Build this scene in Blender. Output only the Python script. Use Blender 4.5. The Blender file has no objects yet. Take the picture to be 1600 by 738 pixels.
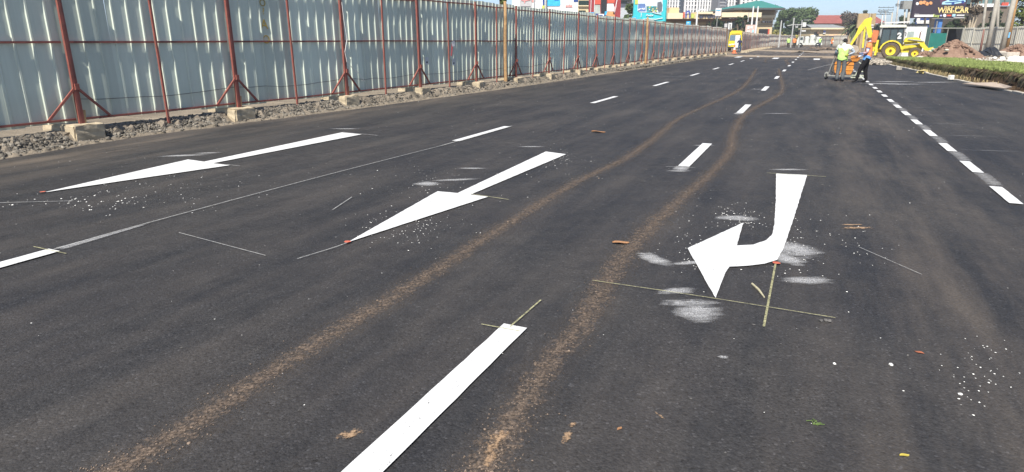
import bpy, bmesh, math, random
from mathutils import Vector, Matrix
random.seed(7)
sc = bpy.context.scene
col = sc.collection
R = math.radians
# ------------------------------------------------------------------ camera, sky, sun, exposure
F = 1000.0; EYE = 1.7; TILT = math.atan(307 / F); AZ = R(24.42)
cam = bpy.data.cameras.new('camera'); cam.sensor_fit = 'HORIZONTAL'; cam.sensor_width = 36
cam.lens = 36 * F / 1600; cam.clip_start = 0.05; cam.clip_end = 8000
co = bpy.data.objects.new('camera', cam); co.location = (0, 0, EYE)
co.rotation_euler = (R(90) - TILT, 0, 0); col.objects.link(co); sc.camera = co
SUN_EL = R(50); SUN_AZ = R(201.5)          # azimuth clockwise from +Y
w = bpy.data.worlds.new('World'); sc.world = w; w.use_nodes = True
nt = w.node_tree; bg = nt.nodes['Background']; sky = nt.nodes.new('ShaderNodeTexSky')
sky.sky_type = 'NISHITA'; sky.sun_disc = False; sky.sun_elevation = SUN_EL; sky.sun_rotation = SUN_AZ
sky.air_density = 0.55; sky.dust_density = 0.15; sky.ozone_density = 1.0; sky.altitude = 0
nt.links.new(sky.outputs[0], bg.inputs[0]); bg.inputs[1].default_value = 0.085
sl = bpy.data.lights.new('sun', 'SUN'); sl.energy = 4.0; sl.angle = R(0.5); sl.color = (1, 0.95, 0.87)
so = bpy.data.objects.new('sun', sl); col.objects.link(so)
sd = Vector((math.sin(SUN_AZ) * math.cos(SUN_EL), math.cos(SUN_AZ) * math.cos(SUN_EL), math.sin(SUN_EL)))
so.rotation_euler = sd.to_track_quat('Z', 'Y').to_euler(); so.location = sd * 60
sc.view_settings.view_transform = 'Standard'; sc.view_settings.look = 'None'
sc.view_settings.exposure = 0.95; sc.view_settings.gamma = 1.0
# ------------------------------------------------------------------ survey helpers
ST, CT = math.sin(TILT), math.cos(TILT); SA, CA = math.sin(AZ), math.cos(AZ)
def ray(px, py):
    y = -(py - 369) / F
    return ((px - 800) / F, CT + y * ST, -ST + y * CT)
def G(px, py, z=0.0):                      # point on the level z seen at (px, py)
    d = ray(px, py); t = (z - EYE) / d[2]
    return Vector((d[0] * t, d[1] * t, z))
def at(px, py, D):                         # point at forward distance D
    d = ray(px, py); t = D / d[1]
    return Vector((d[0] * t, D, EYE + d[2] * t))
def W(u, v, z=0.0):                        # road coordinates: u along, v to the right
    return Vector((u * SA + v * CA, u * CA - v * SA, z))
def UV(p): return (p[0] * SA + p[1] * CA, p[0] * CA - p[1] * SA)
def lerp_tab(tab, x):
    if x <= tab[0][0]: return tab[0][1]
    for (a, b), (c, d) in zip(tab, tab[1:]):
        if x <= c: return b + (d - b) * (x - a) / (c - a)
    return tab[-1][1]
# ------------------------------------------------------------------ materials
def new_mat(name):
    m = bpy.data.materials.new(name); m.use_nodes = True
    return m, m.node_tree, m.node_tree.nodes['Principled BSDF']
def node(t, kind, **kw):
    n = t.nodes.new(kind)
    for k, v in kw.items(): setattr(n, k, v)
    return n
def noise(t, vec, scale, detail=4, rough=.6):
    n = node(t, 'ShaderNodeTexNoise'); n.inputs['Scale'].default_value = scale
    n.inputs['Detail'].default_value = detail; n.inputs['Roughness'].default_value = rough
    if vec: t.links.new(vec, n.inputs['Vector'])
    return n.outputs['Fac']
def ramp(t, fac, stops):
    n = node(t, 'ShaderNodeValToRGB'); e = n.color_ramp.elements
    while len(e) < len(stops): e.new(.5)
    for s, (p, c) in zip(e, stops):
        s.position = p; s.color = (c, c, c, 1) if not hasattr(c, '__len__') else (*c[:3], 1)
    t.links.new(fac, n.inputs[0]); return n.outputs[0]
def mix(t, fac, a, b, mode='MIX'):
    n = node(t, 'ShaderNodeMix', data_type='RGBA', blend_type=mode)
    for s, v in ((0, fac), (6, a), (7, b)):
        if hasattr(v, 'is_linked'): t.links.new(v, n.inputs[s])
        elif hasattr(v, '__len__'): n.inputs[s].default_value = (*v[:3], 1)
        else: n.inputs[s].default_value = v
    return n.outputs[2]
def math_n(t, op, a, b=None, clamp=False):
    n = node(t, 'ShaderNodeMath', operation=op, use_clamp=clamp)
    for i, v in ((0, a), (1, b)):
        if v is None: continue
        if hasattr(v, 'is_linked'): t.links.new(v, n.inputs[i])
        else: n.inputs[i].default_value = v
    return n.outputs[0]
def bump(t, bs, h, strength=.3, dist=.01):
    n = node(t, 'ShaderNodeBump'); n.inputs['Strength'].default_value = strength; n.inputs['Distance'].default_value = dist
    t.links.new(h, n.inputs['Height']); t.links.new(n.outputs[0], bs.inputs['Normal'])
def world_pos(t):
    return node(t, 'ShaderNodeNewGeometry').outputs['Position']
MATS = {}
def M(name, c=None, rough=.7, metal=0, var=.15, scale=3, bmp=0, bscale=40, dirt=0, spec=.5, island=0, coat=0):
    """procedural paint/stone/cloth: base colour broken up by two noises, optional dirt, optional bump"""
    if name in MATS: return MATS[name]
    m, t, b = new_mat(name)
    tc = node(t, 'ShaderNodeTexCoord').outputs['Object']
    n1 = noise(t, tc, scale, 5); k = ramp(t, n1, [(.3, 1 - var), (.7, 1 + var)])
    cc = mix(t, 1.0, c, k, 'MULTIPLY')
    if island:
        ri = node(t, 'ShaderNodeNewGeometry').outputs['Random Per Island']
        cc = mix(t, 1.0, cc, ramp(t, ri, [(0, 1 - island), (1, 1 + island)]), 'MULTIPLY')
    if dirt:
        dn = ramp(t, noise(t, tc, scale * 2.3, 6, .7), [(.45, 0.), (.75, 1.)])
        cc = mix(t, math_n(t, 'MULTIPLY', dn, dirt), cc, (.2, .15, .1))
    t.links.new(cc, b.inputs['Base Color'])
    b.inputs['Roughness'].default_value = rough; b.inputs['Metallic'].default_value = metal
    b.inputs['Specular IOR Level'].default_value = spec; b.inputs['Coat Weight'].default_value = coat
    if bmp: bump(t, b, noise(t, tc, bscale, 4), bmp, .02)
    MATS[name] = m; return m
def glass_mat(name, c=(.03, .04, .045), rough=.08):
    if name in MATS: return MATS[name]
    m, t, b = new_mat(name); b.inputs['Base Color'].default_value = (*c, 1)
    b.inputs['Roughness'].default_value = rough; b.inputs['Specular IOR Level'].default_value = .6
    MATS[name] = m; return m
def sheet_alpha(name, c1, c2, nscale, lo, hi, rough=.9, stretch=None, edge=True, edge_pow=1.0, maxa=1.0, fine=90, cramp=None, aniso=0):
    """thin film lying on the asphalt (dust, sprayed paint): opacity from noise and from the distance to the film's edge"""
    m, t, b = new_mat(name)
    pos = world_pos(t)
    vec = pos
    if aniso:
        mpn = node(t, 'ShaderNodeMapping'); mpn.inputs['Rotation'].default_value = (0, 0, aniso); mpn.inputs['Scale'].default_value = (.35, 2.2, 1); t.links.new(pos, mpn.inputs['Vector']); vec = mpn.outputs[0]
    n1 = noise(t, vec, nscale, 6, .7); n2 = noise(t, pos, fine, 3, .6)
    nn = math_n(t, 'ADD', math_n(t, 'MULTIPLY', n1, .6), math_n(t, 'MULTIPLY', n2, .4))
    if edge:
        at_ = node(t, 'ShaderNodeAttribute', attribute_name='core')
        e = math_n(t, 'POWER', at_.outputs['Fac'], edge_pow)
        nn = math_n(t, 'ADD', nn, math_n(t, 'MULTIPLY', math_n(t, 'SUBTRACT', e, 1.0), .55))
    a = ramp(t, nn, [(lo, 0.), (hi, maxa)])
    if stretch: a = math_n(t, 'MULTIPLY', a, ramp(t, noise(t, pos, stretch, 2, .5), [(.44, .12), (.6, 1.)]))
    t.links.new(mix(t, ramp(t, n2, [(cramp[0], 0.), (cramp[1], 1.)]) if cramp else n2, c1, c2), b.inputs['Base Color']); b.inputs['Roughness'].default_value = rough
    b.inputs['Specular IOR Level'].default_value = .15
    t.links.new(a, b.inputs['Alpha'])
    MATS[name] = m; return m
# ------------------------------------------------------------------ mesh builder
class MB:
    def __init__(s): s.v = []; s.f = []; s.mi = []; s.m = 0; s.core = None
    def add(s, vs, fs):
        o = len(s.v); s.v += [tuple(p) for p in vs]; s.f += [[i + o for i in f] for f in fs]; s.mi += [s.m] * len(fs); return s
    def box(s, c, d, rot=None):
        x, y, z = d[0] / 2, d[1] / 2, d[2] / 2
        vs = [Vector((a * x, b * y, e * z)) for e in (-1, 1) for b in (-1, 1) for a in (-1, 1)]
        if rot: vs = [rot @ p for p in vs]
        c = Vector(c)
        return s.add([p + c for p in vs], [(0, 2, 3, 1), (4, 5, 7, 6), (0, 1, 5, 4), (2, 6, 7, 3), (0, 4, 6, 2), (1, 3, 7, 5)])
    def tube(s, pts, r, n=6, cap=True):
        pts = [Vector(p) for p in pts]; rs = r if hasattr(r, '__len__') else [r] * len(pts); vs = []; fs = []
        for i, p in enumerate(pts):
            d = (pts[min(i + 1, len(pts) - 1)] - pts[max(i - 1, 0)])
            if d.length < 1e-9: d = Vector((0, 0, 1))
            d.normalize(); a = d.cross(Vector((0, 0, 1)) if abs(d.z) < .95 else Vector((1, 0, 0))).normalized(); b = d.cross(a)
            for k in range(n):
                q = 2 * math.pi * (k + .5) / n; vs.append(p + (a * math.cos(q) + b * math.sin(q)) * rs[i])
        for i in range(len(pts) - 1):
            for k in range(n):
                fs.append((i * n + k, i * n + (k + 1) % n, (i + 1) * n + (k + 1) % n, (i + 1) * n + k))
        if cap: fs += [tuple(range(n))[::-1], tuple(range((len(pts) - 1) * n, len(pts) * n))]
        return s.add(vs, fs)
    def bar(s, p0, p1, wd, th=None):
        """square bar"""
        th = th or wd; p0, p1 = Vector(p0), Vector(p1); d = (p1 - p0); L = d.length; d.normalize()
        a = d.cross(Vector((0, 0, 1)) if abs(d.z) < .95 else Vector((0, 1, 0))).normalized(); b = d.cross(a)
        vs = [p + a * i * wd / 2 + b * j * th / 2 for p in (p0, p1) for i, j in ((-1, -1), (1, -1), (1, 1), (-1, 1))]
        return s.add(vs, [(3, 2, 1, 0), (4, 5, 6, 7), (0, 1, 5, 4), (1, 2, 6, 5), (2, 3, 7, 6), (3, 0, 4, 7)])
    def lathe(s, prof, n=16, c=(0, 0, 0), axis='Z'):
        vs = []; fs = []; c = Vector(c)
        for r, h in prof:
            for k in range(n):
                q = 2 * math.pi * k / n; x, y = r * math.cos(q), r * math.sin(q)
                vs.append(c + (Vector((x, y, h)) if axis == 'Z' else Vector((x, h, y)) if axis == 'Y' else Vector((h, x, y))))
        m = len(prof)
        for i in range(m - 1):
            for k in range(n): fs.append((i * n + k, i * n + (k + 1) % n, (i + 1) * n + (k + 1) % n, (i + 1) * n + k))
        return s.add(vs, fs)
    def prism(s, poly, a, b, plane='XZ'):
        """polygon in a plane pushed from a to b on the third axis"""
        f = {'XZ': lambda p, h: (p[0], h, p[1]), 'XY': lambda p, h: (p[0], p[1], h), 'YZ': lambda p, h: (h, p[0], p[1])}[plane]
        n = len(poly); vs = [f(p, a) for p in poly] + [f(p, b) for p in poly]
        fs = [tuple(range(n)), tuple(range(n, 2 * n))[::-1]] + [(i, i + n, (i + 1) % n + n, (i + 1) % n) for i in range(n)]
        return s.add(vs, fs)
    def poly(s, pts): return s.add(pts, [tuple(range(len(pts)))])
    def rock(s, c, r, flat=.7, seed=None):
        """12-vertex lump"""
        g = (1 + 5 ** .5) / 2; k = r / math.sqrt(1 + g * g); c = Vector(c)
        q = Matrix.Rotation(random.random() * 6.3, 3, Vector((random.random(), random.random(), random.random() + .1)).normalized())
        vs = []
        for p in ((-1, g, 0), (1, g, 0), (-1, -g, 0), (1, -g, 0), (0, -1, g), (0, 1, g), (0, -1, -g), (0, 1, -g), (g, 0, -1), (g, 0, 1), (-g, 0, -1), (-g, 0, 1)):
            p = q @ Vector(p) * k * random.uniform(.65, 1.25); p.z *= flat; vs.append(c + p)
        return s.add(vs, [(0, 11, 5), (0, 5, 1), (0, 1, 7), (0, 7, 10), (0, 10, 11), (1, 5, 9), (5, 11, 4), (11, 10, 2), (10, 7, 6), (7, 1, 8), (3, 9, 4), (3, 4, 2), (3, 2, 6), (3, 6, 8), (3, 8, 9), (4, 9, 5), (2, 4, 11), (6, 2, 10), (8, 6, 7), (9, 8, 1)])
    def chip(s, c, r):
        """small flat flake with a thickness"""
        n = random.choice((4, 5)); a0 = random.random() * 6; h = r * random.uniform(.15, .5); el = random.uniform(.5, 1)
        q = random.random() * 6; ring = []
        for k in range(n):
            a = a0 + k * 2 * math.pi / n; rr = r * random.uniform(.6, 1.1); x, y = rr * math.cos(a), rr * math.sin(a) * el
            ring.append((c[0] + x * math.cos(q) - y * math.sin(q), c[1] + x * math.sin(q) + y * math.cos(q)))
        vs = [(x, y, c[2]) for x, y in ring] + [(c[0], c[1], c[2] + h)]
        return s.add(vs, [(k, (k + 1) % n, n) for k in range(n)])
    def build(s, name, mats, parent=None, loc=None, rot=None, smooth=False, core=None, bevel=0):
        me = bpy.data.meshes.new(name); me.from_pydata(s.v, [], s.f)
        mats = mats if isinstance(mats, (list, tuple)) else [mats]
        for m in mats: me.materials.append(m)
        if len(mats) > 1: me.polygons.foreach_set('material_index', s.mi)
        if smooth: me.polygons.foreach_set('use_smooth', [True] * len(s.f))
        if core is not None:
            a = me.attributes.new('core', 'FLOAT', 'POINT'); a.data.foreach_set('value', core)
        if bevel:
            bm = bmesh.new(); bm.from_mesh(me); bmesh.ops.bevel(bm, geom=list(bm.edges), offset=bevel, segments=1, affect='EDGES'); bm.to_mesh(me); bm.free()
        bm = bmesh.new(); bm.from_mesh(me)
        if core is None and len(s.f) < 60000: bmesh.ops.recalc_face_normals(bm, faces=bm.faces)
        bm.to_mesh(me); bm.free()
        return link(name, me, parent, loc, rot)
def link(name, me, parent=None, loc=None, rot=None):
    o = bpy.data.objects.new(name, me); col.objects.link(o)
    if parent: o.parent = parent
    if loc is not None: o.location = loc
    if rot is not None: o.rotation_euler = (0, 0, rot) if not hasattr(rot, '__len__') else rot
    return o
def tag(o, label=None, cat=None, group=None, kind=None):
    if label: o['label'] = label
    if cat: o['category'] = cat
    if group: o['group'] = group
    if kind: o['kind'] = kind
    return o
def empty(name, loc=(0, 0, 0), rz=0, label=None, cat=None, group=None, kind=None):
    o = bpy.data.objects.new(name, None); col.objects.link(o); o.location = loc; o.rotation_euler = (0, 0, rz)
    o.empty_display_size = .2
    return tag(o, label, cat, group, kind)
def copy_tree(o, parent=None):
    c = o.copy(); col.objects.link(c); c.parent = parent
    for ch in list(o.children): copy_tree(ch, c)
    return c
def text_mesh(s, size, name, mat, parent, loc, rot, ext=.01, align='CENTER', bold=0):
    cu = bpy.data.curves.new('lettering', 'FONT'); cu.body = s; cu.size = size; cu.align_x = align; cu.align_y = 'CENTER'; cu.extrude = ext; cu.offset = bold
    cu.resolution_u = 3
    tmp = bpy.data.objects.new('tmp', cu); col.objects.link(tmp)
    bpy.context.view_layer.update()
    me = bpy.data.meshes.new_from_object(tmp.evaluated_get(bpy.context.evaluated_depsgraph_get()))
    bpy.data.objects.remove(tmp); me.materials.clear(); me.materials.append(mat)
    return link(name, me, parent, loc, rot)
# ================================================================== SETTING: ground, road, verge
EDGE_L = [(-15, -10.7), (3, -10.75), (5.4, -10.77), (7.7, -11.1), (10.5, -10.85), (14.5, -10.42), (21.8, -9.95), (39.5, -9.5), (77, -8.9), (150, -8.3), (240, -8)]
EDGE_R = [(-15, 8.4), (25, 6.18), (29.4, 5.92), (34.4, 5.52), (42.7, 5.22), (51.4, 4.76), (56.6, 4.4), (62, 4.3), (240, 5)]
def asphalt():
    m, t, b = new_mat('asphalt'); pos = world_pos(t)
    vo = node(t, 'ShaderNodeTexVoronoi'); vo.inputs['Scale'].default_value = 95; t.links.new(pos, vo.inputs['Vector'])
    cell = node(t, 'ShaderNodeSeparateColor'); t.links.new(vo.outputs['Color'], cell.inputs[0])
    big = noise(t, pos, .35, 5); mid = noise(t, pos, 4.5, 6, .7); pit = noise(t, pos, 38, 4, .65)
    base = mix(t, ramp(t, big, [(.35, 0.), (.65, 1.)]), (.0232, .0238, .0272), (.0395, .0382, .038))
    base = mix(t, 1, base, ramp(t, cell.outputs[0], [(0, .68), (.75, 1.03), (.96, 1.25), (1, 2.2)]), 'MULTIPLY')
    base = mix(t, 1, base, ramp(t, pit, [(.32, .3), (.43, .95), (.7, 1.12)]), 'MULTIPLY')
    base = mix(t, 1, base, ramp(t, mid, [(.3, .8), (.7, 1.2)]), 'MULTIPLY')
    cm = ramp(t, noise(t, pos, 1.1, 4), [(.45, 0.), (.62, 1.)])
    base = mix(t, cm, base, mix(t, 1, base, ramp(t, noise(t, pos, 62, 3, .6), [(.36, .3), (.45, 1.), (.62, 1.), (.72, 1.5)]), 'MULTIPLY'))
    # dust trodden in: blotchy, more of it along the right-hand line, on the left edge and past the dirt crossing
    rot = node(t, 'ShaderNodeMapping'); rot.inputs['Rotation'].default_value = (0, 0, AZ); t.links.new(pos, rot.inputs['Vector'])
    sp = node(t, 'ShaderNodeSeparateXYZ'); t.links.new(rot.outputs[0], sp.inputs[0])
    v, u = sp.outputs[0], sp.outputs[1]
    def band(val, c, wd):
        d = math_n(t, 'ABSOLUTE', math_n(t, 'SUBTRACT', val, c)); return math_n(t, 'SUBTRACT', 1, math_n(t, 'DIVIDE', d, wd), True)
    far = node(t, 'ShaderNodeMapRange', clamp=True); t.links.new(u, far.inputs[0])
    far.inputs[1].default_value = 55; far.inputs[2].default_value = 95; far.inputs[3].default_value = 0; far.inputs[4].default_value = 1.15
    st = node(t, 'ShaderNodeMapping'); st.inputs['Scale'].default_value = (1.6, .22, 1); t.links.new(rot.outputs[0], st.inputs['Vector'])
    streak = noise(t, st.outputs[0], 1.3, 5, .65)
    reg = math_n(t, 'ADD', math_n(t, 'MULTIPLY', band(v, 1.2, 1.3), .26), math_n(t, 'MULTIPLY', band(v, -10.3, 1.6), .45))
    reg = math_n(t, 'ADD', reg, math_n(t, 'ADD', .17, far.outputs[0]))
    dn = math_n(t, 'MULTIPLY', ramp(t, streak, [(.38, .1), (.7, 1.)]), reg)
    dn = math_n(t, 'MULTIPLY', dn, ramp(t, noise(t, pos, 60, 3), [(.3, .5), (.7, 1.)]), True)
    base = mix(t, dn, base, (.19, .15, .11))
    base = mix(t, 1, base, ramp(t, streak, [(.3, .86), (.7, 1.14)]), 'MULTIPLY')
    # longitudinal rolling and scuff marks
    sc1 = ramp(t, noise(t, pos, 150, 2), [(.7, 0.), (.78, .4)])
    base = mix(t, sc1, base, (.19, .18, .17))
    t.links.new(base, b.inputs['Base Color'])
    t.links.new(ramp(t, mid, [(.3, .62), (.7, .85)]), b.inputs['Roughness']); b.inputs['Specular IOR Level'].default_value = .4
    h = math_n(t, 'ADD', math_n(t, 'MULTIPLY', vo.outputs['Distance'], -.6), math_n(t, 'MULTIPLY', pit, 1.2))
    h = math_n(t, 'ADD', h, math_n(t, 'MULTIPLY', mid, .5))
    bump(t, b, h, .55, .008); return m
def dirt(name, c, c2, s=1.2, bmp=.4):
    m, t, b = new_mat(name); pos = world_pos(t)
    cc = mix(t, ramp(t, noise(t, pos, s, 6, .65), [(.35, 0.), (.65, 1.)]), c, c2)
    cc = mix(t, 1, cc, ramp(t, noise(t, pos, 45, 4, .7), [(.3, .6), (.7, 1.3)]), 'MULTIPLY')
    t.links.new(cc, b.inputs['Base Color']); b.inputs['Roughness'].default_value = .95; b.inputs['Specular IOR Level'].default_value = .1
    bump(t, b, noise(t, pos, 30, 5, .7), bmp, .03); return m
ASPH = asphalt()
DIRT = dirt('dirt', (.2, .155, .11), (.27, .215, .16))
VERGE = dirt('verge_soil', (.18, .152, .118), (.26, .22, .17))
YARD = dirt('yard_soil', (.24, .19, .14), (.33, .28, .22))
EARTH = dirt('red_earth', (.2, .125, .09), (.3, .2, .145), 2.5)
mb = MB()
N = 40
xs = [-1500, -900, -500, -200, -100, -40, 0, 40, 100, 200, 500, 900, 1500]; ys = [-300, -60, -20, 0, 40, 80, 160, 260, 400, 600, 900, 1200, 1500]
mb.add([(x, y, -.06) for y in ys for x in xs], [(j * 13 + i, j * 13 + i + 1, (j + 1) * 13 + i + 1, (j + 1) * 13 + i) for j in range(12) for i in range(12)])
mb.build('ground', DIRT)['kind'] = 'structure'
# asphalt sheet with ragged edges
us = [-14 + .25 * i for i in range(240)] + [46 + 4 * i for i in range(50)]
mb = MB()
for u in us:
    j = .035 if u < 45 else .15
    mb.v += [tuple(W(u, lerp_tab(EDGE_L, u) + random.gauss(0, j))), tuple(W(u, -4)), tuple(W(u, 0)), tuple(W(u, lerp_tab(EDGE_R, u) + random.gauss(0, j * .5)))]
for i in range(len(us) - 1):
    for k in range(3): mb.f.append([i * 4 + k, i * 4 + k + 1, i * 4 + k + 5, i * 4 + k + 4]); mb.mi.append(0)
road = mb.build('road', ASPH); road['kind'] = 'structure'
# verge between asphalt and hoarding, rising over a broken edge
def hsh(a, b):
    x = math.sin(a * 127.1 + b * 311.7) * 43758.5; return x - math.floor(x)
offs = [(.12, -.05, 0), (-.02, .004, .012), (-.12, .022, .02), (-.24, .035, .03), (-.33, .12, .05), (-.42, .19, .045), (-.6, .2, .03), (-1.2, .175, .02), (-3, .17, .02), (-8, .17, .03), (-40, .18, 0), (-300, .18, 0)]
mb = MB(); us = [-6 + .1 * i for i in range(420)] + [36 + .6 * i for i in range(80)]
for i, u in enumerate(us):
    for k, (o, z, j) in enumerate(offs):
        uu = u; fade = 1 if u < 30 else max(.35, 1 - (u - 30) / 60)
        mb.v.append(tuple(W(uu, lerp_tab(EDGE_L, u) + o + (hsh(i, k) - .5) * j * 2 * (k > 0), z * (fade if k > 2 else 1) + (hsh(i + 9, k) - .5) * 2 * j)))
nk = len(offs)
for i in range(len(us) - 1):
    for k in range(nk - 1): mb.f.append([i * nk + k, (i + 1) * nk + k, (i + 1) * nk + k + 1, i * nk + k + 1]); mb.mi.append(0)
mb.build('verge', VERGE)['kind'] = 'structure'
# ------------------------------------------------------------------ fence line survey
POSTS = [(-2.9, -11.75), (.5, -11.68), (3.8, -11.68), (7.09, -11.48), (10.35, -11.25), (13.75, -11.03), (17.0, -10.83), (20.3, -10.63), (23.3, -10.46), (26.5, -10.34), (30.1, -10.28), (33, -10.26), (36.4, -10.3), (39.8, -10.33), (43.1, -10.3), (46.5, -10.28), (49.8, -10.25), (53.1, -10.2), (56.5, -10.12), (60, -10.0), (63.4, -9.9), (66.8, -9.8), (70.2, -9.7), (73.6, -9.6), (77, -9.5), (80.3, -9.42)]
# broken asphalt and gravel along the edge
GRAVEL = M('gravel_stone', (.155, .138, .112), .95, var=.35, scale=25, island=.55)
mb = MB()
def blocked(u, o): return any(abs(u - p[0]) < .38 and o < lerp_tab(POSTS, u) - lerp_tab(EDGE_L, u) + .26 for p in POSTS)
for i in range(11500):
    u = random.uniform(2.5, 14) if i < 8000 else random.uniform(14, 36); o = random.uniform(-.48, -.16) if random.random() < .85 else random.uniform(-.7, -.02)
    if blocked(u, o): continue
    z = lerp_tab([(.16 * 0 - .7, .2), (-.6, .2), (-.42, .19), (-.33, .12), (-.24, .035), (0, 0)], o)
    r = random.uniform(.01, .026) if random.random() < .9 else random.uniform(.026, .05)
    mb.rock(W(u, lerp_tab(EDGE_L, u) + o, z + r * .2), r, .8)
for i in range(900):
    u = random.uniform(36, 78); mb.rock(W(u, lerp_tab(EDGE_L, u) + random.uniform(-.5, -.1), random.uniform(.02, .12)), random.uniform(.04, .09), .8)
g = mb.build('gravel_edge', GRAVEL); g['kind'] = 'stuff'
# ------------------------------------------------------------------ films and paint on the road (children of the road)
WHITE = None
def paint():
    m, t, b = new_mat('road_paint'); pos = world_pos(t)
    n = noise(t, pos, 7, 5, .7); f = noise(t, pos, 120, 3)
    c = mix(t, ramp(t, n, [(.3, 0.), (.65, 1.)]), (.62, .62, .61), (.7, .7, .69))
    c = mix(t, ramp(t, noise(t, pos, 55, 4, .75), [(.66, 0.), (.74, .7)]), c, (.4, .39, .37))
    t.links.new(c, b.inputs['Base Color']); b.inputs['Roughness'].default_value = .6
    bump(t, b, math_n(t, 'ADD', n, f), .5, .008)
    t.links.new(ramp(t, math_n(t, 'ADD', math_n(t, 'MULTIPLY', noise(t, pos, 85, 4, .7), .7), math_n(t, 'MULTIPLY', n, .3)), [(.36, 0.), (.41, 1.)]), b.inputs['Alpha']); return m
WHITE = paint()
DUSTF = sheet_alpha('mud_film', (.085, .064, .05), (.245, .185, .14), 16, .38, .6, maxa=.72, edge_pow=.75, fine=62, cramp=(.36, .6))
SANDF = sheet_alpha('sand_film', (.3, .235, .17), (.38, .31, .23), 2.2, .16, .42, maxa=.93, edge_pow=.5)
SPRAY = sheet_alpha('paint_dust', (.6, .6, .6), (.75, .75, .75), 13, .16, .56, maxa=1.0, fine=140, edge_pow=.9, stretch=230, aniso=-.9)
SCUFF = sheet_alpha('scuffed_paint', (.4, .4, .4), (.6, .6, .6), 14, .34, .66, maxa=.62, fine=70, edge_pow=.5, aniso=.6)
FAINT = sheet_alpha('faint_scuff', (.35, .35, .35), (.5, .5, .5), 14, .3, .7, maxa=.4, fine=70, edge_pow=.8)
HALO = sheet_alpha('dust_halo', (.12, .098, .08), (.15, .122, .1), 5, .2, .85, maxa=.3, fine=60, edge_pow=1.0)
CLAY = sheet_alpha('clay_film', (.26, .16, .09), (.44, .31, .2), 22, .38, .5, maxa=.9, fine=70, edge_pow=.8)
YELLOW = M('chalk_yellow', (.55, .5, .22), .9, var=.3, scale=30)
CHALK = sheet_alpha('chalk_line_film', (.5, .5, .48), (.62, .62, .6), 30, .25, .6, edge=False, maxa=.65)
CHALKY = sheet_alpha('yellow_line_film', (.42, .4, .2), (.52, .5, .3), 25, .3, .6, edge=False, maxa=.85)
def catmull(P, n=6):
    out = []
    for i in range(len(P) - 1):
        a, b, c, d = P[max(i - 1, 0)], P[i], P[i + 1], P[min(i + 2, len(P) - 1)]
        for k in range(n):
            s = k / n; out.append(.5 * (2 * b + (c - a) * s + (2 * a - 5 * b + 4 * c - d) * s * s + (3 * b - a - 3 * c + d) * s ** 3))
    return out + [P[-1]]
def strip(name, pts, wd, mat, z, n=6, soft=True, jit=0):
    P = catmull([Vector(p) for p in pts], n); mb = MB(); core = []
    cs = [(-1, 0), (-.6, .75), (0, 1), (.6, .75), (1, 0)] if soft else [(-1, 1), (1, 1)]
    for i, p in enumerate(P):
        d = P[min(i + 1, len(P) - 1)] - P[max(i - 1, 0)]; s = Vector((d.y, -d.x, 0)).normalized()
        ww = wd(i / (len(P) - 1)) if callable(wd) else wd
        e = min(1, min(i, len(P) - 1 - i) / 2) if soft else 1
        for o, c in cs:
            q = p + s * o * ww / 2 * (1 + random.uniform(-jit, jit)); mb.v.append((q.x, q.y, z)); core.append(c * e)
    k = len(cs)
    for i in range(len(P) - 1):
        for j in range(k - 1): mb.f.append([i * k + j, i * k + j + 1, (i + 1) * k + j + 1, (i + 1) * k + j]); mb.mi.append(0)
    return mb.build(name, mat, road, core=core)
def blob(name, c, ru, rv, mat, z, ang=0):
    mb = MB(); core = [1.0]; c = Vector(c); mb.v.append((c.x, c.y, z)); n = 16
    for ring, k in ((.35, .9), (.7, .5), (1, 0)):
        for i in range(n):
            a = 2 * math.pi * i / n; rr = ring * random.uniform(.8, 1.15); x, y = ru * rr * math.cos(a), rv * rr * math.sin(a)
            mb.v.append((c.x + x * math.cos(ang) - y * math.sin(ang), c.y + x * math.sin(ang) + y * math.cos(ang), z)); core.append(k)
    for i in range(n):
        j = (i + 1) % n; mb.f.append([0, 1 + i, 1 + j]); mb.mi.append(0)
        for r in range(2): a = 1 + r * n; mb.f.append([a + i, a + n + i, a + n + j, a + j]); mb.mi.append(0)
    return mb.build(name, mat, road, core=core)
def pxs(L): return [G(*p) for p in L]
# mud dropped by the tyres of one truck: two wandering tracks
T1 = [(150, 760), (185, 735), (300, 665), (430, 578), (560, 497), (700, 410), (800, 346), (900, 285), (980, 246), (1030, 210), (1060, 186), (1100, 167), (1150, 144), (1170, 126), (1184, 105)]
T2 = [(735, 775), (765, 725), (805, 650), (855, 570), (912, 500), (955, 430), (1000, 372), (1060, 315), (1112, 270), (1141, 235), (1147, 205), (1166, 177), (1200, 158), (1222, 142), (1220, 122), (1216, 105)]
for T in (T1, T2): strip('dust_halo', pxs(T), .46, HALO, .002, jit=.15)
for T, lab in ((T1, 'left'), (T2, 'right')):
    o = strip('mud_track', pxs(T), (lambda s: .27 + .03 * math.sin(s * 23)) if lab == 'left' else (lambda s: .3 + .035 * math.sin(s * 19 + 1)), DUSTF, .004, jit=.22)
strip('mud_track', pxs([(1212, 99), (1196, 97), (1198, 93), (1206, 91)]), .4, DUSTF, .004)
strip('mud_track', pxs([(1229, 103), (1232, 99), (1228, 95), (1234, 92)]), .5, DUSTF, .004)
# sandy crossing
strip('sand_crossing', [W(79, -9.4), G(1180, 88), G(1240, 88.5), G(1300, 89), G(1345, 91), G(1420, 92)], 9, SANDF, .004, jit=.1)
strip('sand_crossing', [W(110, -8), W(112, -3), W(112, 2), W(116, 6)], 36, SANDF, .005, jit=.1)
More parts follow.
